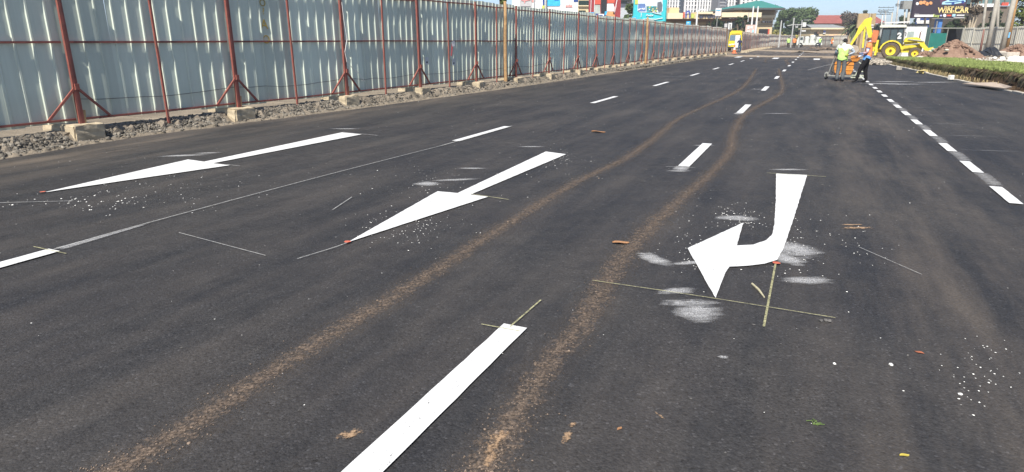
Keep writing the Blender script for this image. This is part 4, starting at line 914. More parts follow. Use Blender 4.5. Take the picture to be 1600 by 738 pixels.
# stones edging the end of the bank
b = MB()
for i in range(420):
    q = G(random.uniform(1350, 1392), 0 or random.uniform(95, 102), 0); b.rock(q + Vector((0, 0, random.uniform(0, .2))), random.uniform(.05, .15), .7)
b.build('rubble', M('rubble_stone', (.34, .3, .24), .95, var=.3, scale=9, island=.35))['kind'] = 'stuff'
# yard behind
mb = MB(); gu = [5 + 3 * i for i in range(50)]; gv = [0, 2, 4, 7, 11, 16, 22, 30, 42, 60, 100]
def sst(x): x = max(0, min(1, x)); return x * x * (3 - 2 * x)
def yard_z(u, o): return .38 * max(sst((68 - u) / 8), sst((o - 6) / 5)) - .02
for u in gu:
    for o in gv: mb.v.append(tuple(W(u, K(u) + 5.2 + o, yard_z(u, o) + random.gauss(0, .02))))
n = len(gv)
for i in range(len(gu) - 1):
    for k in range(n - 1): mb.f.append([i * n + k, i * n + k + 1, (i + 1) * n + k + 1, (i + 1) * n + k]); mb.mi.append(0)
mb.build('yard', YARD, smooth=True)['kind'] = 'structure'
YZ = .38
def heap(px, py, wpx, hpx, label, mat, depth=1.0, rough=.12, seed=1):
    c = G(px, py, YZ); t = c.y; sx = wpx / F * t / 2; vd = Vector((c.x, c.y, 0)).normalized(); c = c + vd * sx * .9; h = hpx / F * t * 1.0; rnd = random.Random(seed); mb = MB(); n, m = 28, 9
    for r in range(m + 1):
        k = r / m
        for i in range(n):
            a = 2 * math.pi * i / n; w_ = 1 + .16 * math.sin(3 * a + seed) + .1 * math.sin(5 * a + 2 * seed)
            mb.v.append((c.x + sx * (1 - k) * w_ * math.cos(a), c.y + sx * depth * (1 - k) * w_ * math.sin(a), YZ - .04 + h * (1 - (1 - k) ** 1.45) ** 1.0 + rnd.gauss(0, rough * h * .35) * (r > 0)))
    for r in range(m):
        for i in range(n): mb.f.append([r * n + i, r * n + (i + 1) % n, (r + 1) * n + (i + 1) % n, (r + 1) * n + i]); mb.mi.append(0)
    mb.f.append([m * n + i for i in range(n)]); mb.mi.append(0)
    for i in range(240):
        a = rnd.random() * 6.3; k = rnd.random() ** .6; x = sx * (1 - k); mb.rock((c.x + x * math.cos(a), c.y + x * depth * math.sin(a), YZ + h * (1 - (1 - k) ** 1.45) + .0), rnd.uniform(.04, .16), .8)
    o = mb.build('earth_heap', mat, smooth=False); tag(o, label, 'earth heap'); return c, sx, h
heap(1488, 91, 78, 25, 'big red-brown earth heap with stones right of the backhoe loader', EARTH, .8, seed=2)
heap(1588, 87, 66, 15, 'lower dark earth heap around the orange-brown pole at right', EARTH, .6, seed=5)
heap(1446, 88, 26, 6, 'small spill of earth under the loader bucket', EARTH, .8, seed=7)
# pale slabs and stones on heap and yard
PALES = M('pale_rubble', (.55, .5, .42), .9, var=.2, scale=5, dirt=.2)
for px, py, r, lab in ((1437, 84.5, .32, 'pale domed stone at the grass edge under the loader'), (1486, 79, .2, 'pale stone stuck in the middle of the big earth heap'), (1464, 77.5, .16, 'pale stone on the left slope of the big earth heap'), (1460, 80.5, .15, 'pale stone low on the left slope of the big earth heap')):
    q = MB(); q.rock((0, 0, 0), r, .55); tag(q.build('stone', PALES, None, G(px, py + 6, YZ) if r > .3 else at(px, py, G(px, 91, YZ).y - .1) + Vector((0, .5, 0))), lab, 'stone')
for px, py, d, lab in ((1529, 88, (1.0, .5, .3), 'left pale concrete slab before the black tarpaulin'), (1545, 87.5, (.85, .5, .36), 'right pale concrete slab before the black tarpaulin'), (1562, 87.5, (.7, .5, .4), 'brownish concrete slab at the foot of the low earth heap'), (1578, 88.5, (1.2, .6, .34), 'long concrete slab at the foot of the orange-brown pole')):
    blk(px, py, d, PALES, 'concrete_slab', lab, 'concrete slab', random.uniform(-.3, .3), YZ - .05)
b = MB()
for i in range(260):
    q = G(random.gauss(1592, 14), random.uniform(90, 98), YZ); b.rock(q + Vector((0, 0, .03)), random.uniform(.05, .2), .6)
for i in range(300): q = G(random.uniform(1500, 1640), random.uniform(89, 99), YZ); b.rock(q, random.uniform(.02, .07), .6)
b.build('white_rubble', M('white_rubble', (.62, .6, .54), .9, var=.15, island=.25))['kind'] = 'stuff'
TARP = M('black_tarp', (.02, .022, .026), .45, var=.3); 
def tarp(px0, px1, py0, D, hts, label):
    mb = MB(); n = 16; m = 7; A, B = at(px0, py0, D), at(px1, py0, D); rnd = random.Random(px0)
    for i in range(n + 1):
        t = i / n; h = lerp_tab(hts, t)
        for k in range(m + 1): q = k / m; mb.v.append((A.x + (B.x - A.x) * t + rnd.gauss(0, .05), D + (q - .5) * 2.2, YZ - .02 + h * math.sin(math.pi * q) * (1 + rnd.gauss(0, .12)) + abs(rnd.gauss(0, .05))))
    for i in range(n):
        for k in range(m): mb.f.append([i * (m + 1) + k, (i + 1) * (m + 1) + k, (i + 1) * (m + 1) + k + 1, i * (m + 1) + k + 1]); mb.mi.append(0)
    tag(mb.build('tarpaulin', TARP), label, 'tarpaulin')
D0 = G(1540, 88, YZ).y + 2
tarp(1520, 1556, 80, D0, [(0, .1), (.25, .3), (.45, .35), (.6, .55), (.8, .75), (.92, .7), (1, .2)], 'crumpled black tarpaulin heaped before the right-hand corrugated hoarding')
tarp(1494, 1530, 84, D0 + .8, [(0, .05), (.4, .12), (.7, .4), (1, .25)], 'flatter dark plastic sheet spread beside the black tarpaulin heap')
# ------------------------------------------------------------------ corrugated hoarding, shelter and cabin at right
DR = 62.0
rp = [Vector((at(px, 70, d).x, d, YZ)) for px, d in ((1502, 74), (1518, 72.5), (1534, 71), (1550, 69.5), (1567, 68), (1585, 66.5), (1604, 65), (1624, 63.5), (1645, 62))]
rh = hoarding('pale grey corrugated hoarding across the yard at right', [Vector((q.x, q.y, YZ)) for q in rp], 2.55, .02, dusty=0, detail=False, nsub=2, zg=0, plain=True)
DG = M('painted_interior_shade', (.012, .013, .016), .9); TEAL = M('green_tarp', (.015, .16, .13), .6, var=.12, scale=2)  # DG: near-black colour paints the shade inside the open bay and doorway
def px_wall(root, px0, px1, z0, z1, D, dd, mat, nm, off=0):
    a, b = at(px0, 60, D).x, at(px1, 60, D).x; q = MB(); q.box(((a + b) / 2, D + dd / 2 + off, (z0 + z1) / 2), (b - a, dd, z1 - z0)); q.v = [tuple(Vector(v) - Vector(root.location)) for v in q.v]; return q.build(nm, mat, root)
sh = empty('shelter', (at(1478, 70, 75).x, 75, YZ), 0, 'low site shelter with green sheeting at left and a dark open bay', 'shelter')
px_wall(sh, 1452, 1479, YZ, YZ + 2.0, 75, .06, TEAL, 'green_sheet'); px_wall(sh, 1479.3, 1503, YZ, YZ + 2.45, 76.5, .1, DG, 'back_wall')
o = px_wall(sh, 1450, 1505, YZ + 2.5, YZ + 2.58, 74.9, 2.2, M('shelter_roof', (.33, .33, .3), .6, dirt=.3), 'roof')
for px in (1452, 1479.2, 1502.5): px_wall(sh, px - .4, px + .4, YZ, YZ + 2.5, 74.93, .1, STEEL, 'prop')
cbn = empty('site_cabin', (at(1432, 70, 66).x, 66, 0), 0, 'white site cabin with a window behind the loader bucket', 'cabin')
CW = M('cabin_white', (.72, .72, .68), .6, dirt=.12)
px_wall(cbn, 1413, 1446, .1, 3.0, 66, 2.4, CW, 'wall'); px_wall(cbn, 1411.5, 1448, 3.02, 3.14, 65.9, 2.7, DK, 'roof')
fr = px_wall(cbn, 1417, 1427, 1.7, 2.45, 65.96, .03, M('cabin_grey', (.34, .4, .37), .5), 'window'); px_wall(cbn, 1431, 1441, 1.3, 2.7, 65.95, .04, WHITEC, 'notice_panel')
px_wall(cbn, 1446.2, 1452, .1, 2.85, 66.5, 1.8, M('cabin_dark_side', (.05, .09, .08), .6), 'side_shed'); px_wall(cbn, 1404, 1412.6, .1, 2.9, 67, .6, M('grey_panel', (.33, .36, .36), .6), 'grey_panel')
# ------------------------------------------------------------------ poles
PCON = M('pole_concrete', (.42, .39, .33), .9, var=.18, scale=2, dirt=.15); PTIM = M('pole_timber', (.36, .21, .09), .85, var=.3, scale=4); PGREY = M('pole_grey', (.45, .45, .43), .7); 
def utility(px0, py0, px1, py1, D, r, mat, label, zb=None, name='utility_pole', cross=None, group=None):
    a = at(px0, py0, D); z0 = YZ if zb is None else zb; b = at(px1, py1, D); d = (b - a) / max(.1, (b.z - a.z)); base = a + d * (z0 - a.z); top = b + d * (0 if py1 > 0 else 3.0)
    root = empty(name, base, 0, label, 'pole', group); q = MB(); q.tube([Vector((0, 0, -.2)), (top - base) * .5, top - base], [r, r * .92, r * .8], 10); q.build('shaft', mat, root, smooth=True)
    for py, L in (cross or ()):
        h = at(px1, py, D).z - base.z; p = d * h; p.z = h; q = MB(); q.bar(p + Vector((-L / 2, -.1, 0)), p + Vector((L / 2, -.1, 0)), .1); ca = q.build('crossarm', DK, root)
        q = MB()
        for k in (-.45, -.15, .15, .45): q.lathe([(.04, 0), (.07, .05), (.04, .1), (.07, .15), (.03, .22)], 6, p + Vector((k * L, -.1, .05)))
        q.build('insulator', STEEL, ca)
    return root
utility(1543, 76, 1558, 0, 64, .21, PCON, 'thick leaning grey concrete pole before the right-hand corrugated hoarding')
utility(1567, 72, 1584, 0, 65, .235, PCON, 'thick pale concrete pole just left of the orange-brown pole')
up = utility(1571.5, 84, 1588, 0, G(1571.5, 84, YZ).y, .17, PTIM, 'slim orange-brown timber pole with a blue band, rising from the low earth heap')
q = MB(); c = at(1574.5, 55, up.location.y) - up.location; q.lathe([(.21, -.26), (.21, .26)], 10, c); q.build('blue_band', M('band_blue', (.16, .42, .68), .6), up)
utility(1535.5, 45, 1541, 0, 78, .15, PCON, 'slim pale pole standing between the billboard and the thick concrete poles')
utility(1533, 73, 1537.5, 46, 70, .1, REDF, 'short leaning rust-red post against the right-hand corrugated hoarding')
utility(1558.5, 45, 1560, 0, 78, .16, PCON, 'greyish pole seen behind the thick leaning concrete pole')
for px0, px1, y1, D, r, mt, cr, lab in ((1377, 1379, 22, 130, .16, PGREY, ((22.5, 3.0), (18, 2)), 'far grey power pole with crossarms, leftmost right of the tan board'), (1383, 1384, 18, 150, .16, PGREY, ((12, 3.4), (16, 3.4), (20, 3)), 'far grey power pole with three crossarms above the cab'), (1391.5, 1394.5, 20, 120, .14, PCON, (), 'far slim pale pole above the backhoe cab roof'), (1399.5, 1404, 0, 110, .14, PGREY, (), 'very tall thin pale mast above the backhoe cab'), (1412.5, 1414, 15, 115, .14, PCON, (), 'far pale pole left of the transformer pole'), (1418, 1421.5, 6, 105, .22, PCON, ((7, 4.5), (9.5, 4.5)), 'thick power pole carrying a transformer and crossarms'), (1438, 1443.5, 10, 95, .2, PCON, (), 'leaning pale pole before the left part of the dark billboard'), (1444.5, 1447, 0, 92, .15, PCON, (), 'straight pale pole before the dark billboard, second from left'), (1453, 1455.5, 0, 90, .13, PCON, (), 'slim pale pole before the dark billboard, right of two others')):
    up = utility(px0, 44, px1, y1, D, r, mt, lab, zb=0, cross=cr)
    if 'transformer' in lab: q = MB(); c = at(1416, 8, D) - up.location; q.box(c, (1.4, 1, 1.2)); q.box(c + Vector((1.6, 0, .3)), (.9, .7, .7)); q.build('transformer', STEEL, up)
q = empty('roof_rail', (at(1400, 35, 100).x, 100, 0), 0, 'horizontal pale barrier beam on posts behind the backhoe cab', 'barrier'); s = MB(); A, B = at(1381, 36, 100), at(1421, 34.5, 100); o_ = Vector(q.location); s.bar(A - o_, B - o_, .35, .2); s.build('beam', WHITEC, q); s = MB()
for t in (0.03, .35, .66, .97): c = A + (B - A) * t - o_; s.bar(c, (c.x, c.y, 0), .14)
s.build('post', STEEL, q)
#@@P6
# ================================================================== BACKGROUND BUILDINGS, BOARDS, TREES
def prect(root, px0, px1, py0, py1, D, dd, mat, nm, zb=None, mb=None):
    """box whose front face spans these pixels at distance D, going back dd; zb sets the bottom level instead of py1"""
    pm_ = (px0 + px1) / 2; a, b = at(px0, (py0 + py1) / 2, D).x, at(px1, (py0 + py1) / 2, D).x; z1 = at(pm_, py0, D).z; z0 = zb if zb is not None else at(pm_, py1, D).z
    q = mb or MB(); o = len(q.v); q.box(((a + b) / 2, D + dd / 2, (z0 + z1) / 2), (b - a, dd, z1 - z0))
    if root: q.v[o:] = [tuple(Vector(v) - Vector(root.location)) for v in q.v[o:]]
    return q if mb is not None else q.build(nm, mat, root)
CRM = M('cream_wall', (.66, .53, .32), .85, var=.08, scale=.4, dirt=.08); CRM2 = M('pale_cream_band', (.72, .62, .42), .85, var=.06, scale=.4); BRN = M('brown_band', (.16, .09, .05), .8); TAN = M('tan_wall', (.4, .29, .16), .85, var=.08, scale=.3); DGL = glass_mat('dark_glazing', (.03, .05, .045), .15)
WTW = M('tower_white', (.74, .74, .72), .8, var=.04, scale=.1); WTG = glass_mat('tower_window', (.1, .11, .125), .2); PEACH = M('peach_wall', (.72, .5, .28), .85, var=.06, scale=.3); SIGNR = M('sign_red', (.6, .1, .06), .6); SIGNB = M('sign_blue', (.07, .1, .4), .6); SIGNG = M('sign_yellow_green', (.5, .55, .12), .6); LET = M('letter_dark', (.06, .07, .12), .6)
# shopping block behind the hoarding
D = 150; mall = empty('shopping_block', (at(1110, 60, D).x, D, 0), 0, 'cream shopping block with coloured shop lettering above the hoarding', 'building')
prect(mall, 1042, 1186, 33, 0, D + 6, 30, CRM, 'wall', zb=0)
prect(mall, 1043, 1190, 29.5, 32.5, D + 2, 6, BRN, 'canopy'); prect(mall, 1043, 1067, 20.5, 29.6, D, 8, CRM2, 'parapet'); prect(mall, 1046, 1061, 12, 20.6, D + 2, 12, PEACH, 'stair_tower')  # canopy box is the recess below the parapet, its shade painted dark brown
prect(mall, 1090, 1114, 18.5, 22, D, 8, CRM2, 'parapet'); prect(mall, 1128, 1190, 19.5, 27, D, 8, CRM2, 'parapet'); prect(mall, 1067, 1128, 21.5, 29.6, D + .6, 7, CRM, 'fascia')
prect(mall, 1104, 1180, 33, 44, D + 5.7, .3, DGL, 'glazing')
for y in (36, 41): prect(mall, 1048, 1107, y, y + .9, D + 5.6, .35, CRM2, 'ledge')
for y in (34, 39.2, 44): prect(mall, 1048, 1107, y, y + .7, D + 5.55, .4, TAN, 'ledge')
for px in range(1110, 1180, 8): prect(mall, px, px + .8, 33, 46, D + 5.5, .3, CRM, 'pillar')
o = prect(mall, 1067.5, 1069.8, 19, 28, D + .3, .3, SIGNR, 'sign_stroke')
q = MB(); cx, cz = at(1075, 22.5, D + .3).x, at(1075, 22.5, D + .3).z; k = .155
for i in range(9):
    a0, a1 = math.pi * i / 9, math.pi * (i + 1) / 9; P = [(cx + r * k * math.cos(a) * 3.7, cz + r * k * math.sin(a) * 5) for r, a in ((1, a0), (1, a1), (.62, a1), (.62, a0))]; q.prism(P, D + .2, D + .5)
q.v = [tuple(Vector(v) - Vector(mall.location)) for v in q.v]; q.build('sign_arch', SIGNB, mall)
for px in (1071.3, 1077.3): prect(mall, px, px + 1.5, 22.5, 28, D + .25, .3, SIGNB, 'sign_stroke')
prect(mall, 1080, 1085, 21.5, 28.5, D + .3, .3, SIGNG, 'sign_square')
c = at(1110, 25.2, D + .45) - Vector(mall.location); text_mesh('arrefour', 1.45, 'lettering', LET, mall, c, (R(90), 0, 0), .08, bold=.02)
# white towers far behind
D = 300
tw = [(1043, 1063, 4), (1072, 1088, 3), (1091, 1106, 3), (1108, 1124, 3), (1136, 1152, 3), (1160, 1190, 4)]
for i, (a, b, nb) in enumerate(tw):
    lab = 'white apartment tower with dark window columns, %s from the left' % ['first', 'second', 'third', 'fourth', 'fifth', 'sixth'][i]
    t = empty('apartment_tower', (at((a + b) / 2, 60, D).x, D, 0), 0, lab, 'tower', 'white apartment towers beyond the shopping block')
    prect(t, a, b, -52, 0, D + .8, 18, WTG, 'window_wall', zb=0)
    w_ = (b - a) / (nb * 2 + 1)
    for k in range(nb + 1): prect(t, a + k * 2 * w_, a + k * 2 * w_ + w_ * 1.1, -54, 0, D, 1.2, WTW, 'pier', zb=0)
    for y in range(-52, 30, 6): prect(t, a + .2, b - .2, y, y + 1.3, D + .3, .7, WTW if i % 2 else M('tower_grey', (.45, .45, .45), .8), 'floor_band')
    prect(t, a - 1, b + 1, -56, -53, D - .5, 20, WTW, 'roof')
gt = empty('grey_tower', (at(1130, 60, 290).x, 290, 0), 0, 'dark grey tower bay between the white apartment towers', 'tower'); prect(gt, 1124.5, 1135.5, -50, 0, 290, 16, M('dark_tower', (.16, .165, .18), .6), 'wall', zb=0)
for y in range(-46, 28, 5): prect(gt, 1125, 1135, y, y + 1, 289.7, .3, M('tower_grey', (.45, .45, .45), .8), 'floor_band')
# pavilion with the green hipped roof
D = 170; pv = empty('pavilion', (at(1190, 60, D).x, D, 0), 0, 'cream corner pavilion with a green hipped roof and dark doorway', 'building'); O = Vector(pv.location)
prect(pv, 1160, 1211, 11.5, 26, D + 3, 16, TAN, 'upper_wall'); prect(pv, 1184, 1212, 24, 28, D + .5, 12, CRM2, 'balcony'); prect(pv, 1186, 1210, 27, 0, D + 1, 14, CRM, 'wall', zb=0); prect(pv, 1166, 1186.2, 29, 0, D + 2, 10, CRM, 'side_wing', zb=0)
prect(pv, 1168, 1186, 33, 34.2, D + 1.8, .3, BRN, 'ledge'); prect(pv, 1168, 1186, 36.5, 37.5, D + 1.8, .3, BRN, 'ledge'); prect(pv, 1191, 1206, 29.5, 30.8, D + .8, .3, TAN, 'ledge'); prect(pv, 1186, 1210, 38.5, 39.3, D + .8, .3, TAN, 'ledge')
sg = prect(pv, 1190.5, 1206, 33, 36.2, D + .75, .3, BRN, 'sign'); prect(pv, 1191.5, 1195, 33.5, 35.6, D + .6, .2, WHITEC, 'sign_emblem')
for px in (1197, 1200, 1202.5): prect(pv, px, px + 1.4, 34, 35.3, D + .6, .2, WHITEC, 'sign_letter')
prect(pv, 1189, 1203, 45.5, 0, D + .7, .4, DG, 'doorway', zb=0); prect(pv, 1203, 1205.2, 45.5, 0, D + .6, .5, SIGNR, 'door_post', zb=0)  # doorway slab: shade of the door opening painted near-black
ROOFG = M('green_roof', (.045, .23, .19), .55, var=.12, scale=.6); q = MB(); e0, e1 = at(1147, 12.3, D - 2), at(1226, 12.3, D - 2); ap0, ap1 = at(1181, 1.5, D + 9), at(1190, 1.2, D + 9); zb = e0.z; za = ap0.z
B4 = [Vector((e0.x, D - 2, zb)), Vector((e1.x, D - 2, zb)), Vector((e1.x, D + 22, zb)), Vector((e0.x, D + 22, zb))]
q.add([p - O for p in B4 + [Vector((ap0.x, D + 9, za)), Vector((ap1.x, D + 9, za))]], [(0, 1, 5, 4), (2, 3, 4, 5), (1, 2, 5), (3, 0, 4)]); rf = q.build('roof', ROOFG, pv)
q = MB(); q.box(((e0.x + e1.x) / 2 - O.x, 10, zb - .22 - O.z), (e1.x - e0.x, 24.4, .42)); q.build('eaves', M('eave_dark', (.08, .085, .08), .7), rf)
# red-roofed and cream low buildings at the centre right
D = 260; rb = empty('red_roofed_building', (at(1330, 60, D).x, D, 0), 0, 'long far building with a red tiled roof behind the trees', 'building'); RR = M('red_tile', (.3, .085, .065), .8, var=.15, scale=.5)
prect(rb, 1266, 1380, 38, 0, D + 1, 20, TAN, 'wall', zb=0); q = MB(); a, b = at(1264, 37, D), at(1385, 37, D); zt = at(1320, 24, D + 10).z
q.add([p - Vector(rb.location) for p in (Vector((a.x, D - 1, a.z)), Vector((b.x, D - 1, a.z)), Vector((b.x, D + 10, zt)), Vector((a.x, D + 10, zt)), Vector((b.x, D + 22, a.z)), Vector((a.x, D + 22, a.z)))], [(0, 1, 2, 3), (3, 2, 4, 5)]); q.build('roof', RR, rb)
D = 190; lb_ = empty('low_shop', (at(1297, 60, D).x, D, 0), 0, 'low cream building with a grey roof and pale fascia at the road end', 'building')
prect(lb_, 1270, 1324, 46, 0, D + 1, 12, CRM, 'wall', zb=0); prect(lb_, 1267.5, 1325, 43.6, 46, D, 14, CRM2, 'fascia'); q = MB(); a, b = at(1268, 43.5, D), at(1325, 43.5, D); zt = at(1297, 38.5, D + 7).z
q.add([p - Vector(lb_.location) for p in (Vector((a.x, D, a.z)), Vector((b.x, D, a.z)), Vector((b.x - 1, D + 7, zt)), Vector((a.x + 1, D + 7, zt)), Vector((b.x, D + 14, a.z)), Vector((a.x, D + 14, a.z)))], [(0, 1, 2, 3), (3, 2, 4, 5)]); q.build('roof', M('grey_roof', (.27, .28, .28), .7), lb_)
prect(lb_, 1276, 1282, 51, 0, D + .8, .3, DK, 'door', zb=0); prect(lb_, 1286.5, 1290.5, 45.5, 53, D + .7, .3, WHITEC, 'notice'); prect(lb_, 1287, 1290, 48.5, 50.2, D + .5, .2, SIGNB, 'notice_mark'); prect(lb_, 1296, 1310, 56, 57.5, D + .7, .3, SIGNR, 'red_band')
prect(lb_, 1277, 1280.5, 49.8, 53, D + .5, .3, BRN, 'sign')
# back of a tan hoarding board
D = 95; tb = empty('tan_signboard', (at(1354, 60, D).x, D, 0), 0, 'back of a large tan billboard standing behind the raised boom', 'billboard'); BTAN = M('board_tan', (.4, .3, .17), .85, var=.12, scale=1.2)
prect(tb, 1340.5, 1361.2, 21.3, 44, D, .25, BTAN, 'panel'); prect(tb, 1361.5, 1368.5, 21.3, 31, D, .25, BTAN, 'panel'); prect(tb, 1361.5, 1367.8, 31.5, 40, D, .25, BTAN, 'panel'); prect(tb, 1350, 1353.5, 44, 0, D + .3, .6, BTAN, 'leg', zb=0); prect(tb, 1361, 1362.2, 21, 0, D - .3, .2, PCON, 'leg', zb=0)
for py in (38.5, 42): prect(tb, 1359, 1365, py, py + 1.6, D - .4, .1, WHITEC, 'small_sign')
# dark WIN-CAR billboard
D = 88; wb = empty('dark_billboard', (at(1470, 60, D).x, D, 0), 0, 'dark WIN-CAR prize billboard with a pale blue car on a blue post', 'billboard'); O = Vector(wb.location)
BD = M('billboard_dark', (.045, .035, .05), .5, var=.1); GOLD = M('letter_gold', (.85, .68, .28), .5); PAPW = M('print_white', (.8, .8, .78), .6); SKYB = M('print_pale_blue', (.4, .66, .8), .5); NAVYP = M('print_navy', (.03, .07, .25), .5); ORP2 = M('print_orange', (.72, .33, .14), .6)
prect(wb, 1428.5, 1510, -14, 28.5, D, .5, BD, 'panel')
def on(px, py, off): return at(px, py, D) - O + Vector((0, -off, 0))
def pflat(root, L, off, mat, nm, D_, O_):
    q = MB(); q.poly([at(px, py, D_) - O_ + Vector((0, -off, 0)) for px, py in L]); return q.build(nm, mat, root)
q = lambda L, off, m, nm: pflat(wb, L, off, m, nm, D, O)
q([(1465, -12), (1506, -12), (1508, 7), (1470, 7.5)], .02, M('print_plum', (.1, .05, .09), .5), 'print')
q([(1471, 7.2), (1472.5, 3.5), (1478, 1.5), (1483, -2), (1494, -4), (1503, -3), (1508, -.5), (1508.3, 3), (1504, 4.5), (1497, 5.5), (1488, 7.2)], .04, SKYB, 'car_print')
q([(1482, 1.5), (1485, -1.5), (1497, -3), (1501, -1), (1496, 1)], .06, NAVYP, 'car_print'); q([(1476, 4.2), (1490, 3), (1506, 1), (1506.5, 1.7), (1490, 4.2), (1477, 5.3)], .065, NAVYP, 'car_print')
for cx, cy in ((1488.5, 5.6), (1504, 3.2)): q([(cx + 2.3 * math.cos(k * .63), cy + 2.5 * math.sin(k * .63)) for k in range(10)], .07, NAVYP, 'car_print')
text_mesh('WIN-CAR', .92, 'lettering', GOLD, wb, on(1489, 16.6, .05), (R(90), 0, 0), .01, bold=.015); text_mesh('SHOP AND', .5, 'lettering', GOLD, wb, on(1490, 12.2, .05), (R(90), 0, 0), .01)
prect(wb, 1474, 1504, 20, 20.6, D - .05, .03, GOLD, 'print')
prect(wb, 1428.8, 1459, 23.2, 26.6, D - .05, .03, PAPW, 'print'); prect(wb, 1429, 1436, 22, 22.5, D - .05, .03, PAPW, 'print'); prect(wb, 1479.5, 1486.5, 23.2, 25.6, D - .05, .03, SIGNR, 'print'); prect(wb, 1488, 1493, 22.2, 26, D - .05, .03, SKYB, 'print'); prect(wb, 1495, 1507, 23.2, 24.8, D - .05, .03, PAPW, 'print'); prect(wb, 1490, 1507, 27, 27.7, D - .05, .03, PAPW, 'print')
q([(1475.6 + 2.6 * math.cos(k * .63), 24.4 + 2.6 * math.sin(k * .63)) for k in range(10)], .06, PAPW, 'print'); q([(1468, 25.5), (1469, 23.5), (1471.5, 23.2), (1471, 25.8)], .06, M('print_lilac', (.5, .5, .75)), 'print'); text_mesh('Easy', .5, 'lettering', M('print_lime', (.6, .75, .2)), wb, on(1462.3, 24.8, .05), (R(90), 0, 0), .01)
for cx, cy, r in ((1433, 6, 2.4), (1438.5, 4.5, 3.2), (1444, 4, 3), (1448, 6, 3), (1454, 5, 2.6)): q([(cx + r * math.cos(k * .63), cy + r * math.sin(k * .63)) for k in range(10)], .03 + r * .01, ORP2 if r > 2.5 else PAPW, 'print')
prect(wb, 1457, 1508, 28.8, 29.6, D - .1, .7, STEEL, 'frame'); BPOST = M('post_blue', (.07, .2, .5), .6); prect(wb, 1471, 1476.5, 29, 0, D + .2, .9, BPOST, 'post', zb=0); prect(wb, 1468, 1468.8, 33, 0, D - .2, .2, STEEL, 'post', zb=0)
D = 92; ws = empty('striped_signboard', (at(1443, 60, D).x, D, 0), 0, 'white and navy signboard below the left of the dark billboard', 'signboard')
prect(ws, 1432, 1453, 28, 44, D, .3, NAVYP, 'panel')
for y0, y1, a, b in ((28.5, 35, 1432.5, 1437.5), (32, 34.8, 1438, 1453), (35.2, 37, 1433, 1453)): prect(ws, a, b, y0, y1, D - .06, .05, PAPW, 'stripe')
prect(ws, 1434, 1435, 44, 0, D, .2, STEEL, 'leg', zb=0)
# shop building at upper right with a white fascia
D = 120; ub = empty('roadside_building', (at(1550, 60, D).x, D, 0), 0, 'brown building with white fascia and glass front behind the right-hand poles', 'building'); UBW = M('umber_wall', (.16, .13, .1), .85, var=.1, scale=.5)
prect(ub, 1520, 1581, 10, 0, D + .5, 12, UBW, 'wall', zb=0); prect(ub, 1525.5, 1561, 6, 11, D, 1, PAPW, 'fascia'); prect(ub, 1524, 1583, -30, 6, D + .3, 12, M('teal_glass_wall', (.12, .2, .2), .3), 'glass_front')
for px in range(1528, 1582, 9): prect(ub, px, px + 1, -30, 6, D + .1, .3, UBW, 'mullion')
prect(ub, 1566, 1576, 4, 9, D + .1, .4, SIGNR, 'sign')
# left: boards and shops looking over the hoarding
D = 70; pb = empty('poster_board', (at(850, 60, D).x, D, 0), 0, 'wide white advertising board with blue and pink prints above the hoarding', 'billboard'); O = Vector(pb.location)
prect(pb, 800, 903.5, -22, 24, D, .3, PAPW, 'panel'); PG = M('poster_grey', (.48, .47, .47), .7); PB = M('print_blue', (.05, .45, .8), .5); PK = M('print_pink', (.72, .3, .28), .6)
prect(pb, 812, 831, -14, 16, D - .05, .04, PG, 'poster')
f_ = lambda L, off, m, nm='print': pflat(pb, L, off, m, nm, D, O)
f_([(813, -8), (829, -8), (828.5, .5), (821, 2), (819.8, 6), (818, 2), (814, .8)], .1, PK); prect(pb, 814, 829, 9.5, 11, D - .08, .03, M('print_grey', (.2, .2, .2), .7), 'print')
prect(pb, 830.6, 834, -14, 3.5, D - .05, .04, PK, 'print'); prect(pb, 848, 850.8, -14, 8, D - .05, .04, NAVYP, 'print'); prect(pb, 847, 851, 9, 13.5, D - .05, .04, SIGNG, 'print')
f_([(855, -14), (875, -14), (875.5, 7), (874, 9.6), (855, 9.6)], .06, PB); f_([(866, -3), (873, -3), (873, 1), (866, 1)], .09, M('print_deep_blue', (.02, .25, .6)))
f_([(883, 11.5), (885, 8), (888, 8.5), (889.5, 6.5), (891, 8.5), (894.5, 7.5), (893.5, 10.5), (895, 11.5)], .06, PK); prect(pb, 896.5, 903.5, -14, 3, D - .05, .04, NAVYP, 'print')
for px in (834, 852.2, 853.6): prect(pb, px - .35, px + .35, -20, 0, D - .4, .15, STEEL, 'leg', zb=0)
D = 95; cs = empty('cream_shop', (at(912, 60, D).x, D, 0), 0, 'cream shop with dark windows between the white and red boards', 'building')
prect(cs, 895, 921, -20, 0, D, 12, CRM, 'wall', zb=0); prect(cs, 904, 920, 1, 8, D - .1, .2, DGL, 'window'); prect(cs, 904, 915, 16.5, 22, D - .1, .2, DGL, 'window'); prect(cs, 903.5, 921, 8.6, 10, D - .3, .4, CRM2, 'ledge')
D = 80; rs = empty('red_billboard', (at(945, 60, D).x, D, 0), 0, 'dark red advertising structure with white and black panels over the hoarding', 'billboard'); O = Vector(rs.location); RD = M('board_dark_red', (.3, .04, .045), .6, var=.1)
prect(rs, 920, 969.5, -24, 60, D, .4, RD, 'panel'); f_ = lambda L, off, m, nm='print': pflat(rs, L, off, m, nm, D, O)
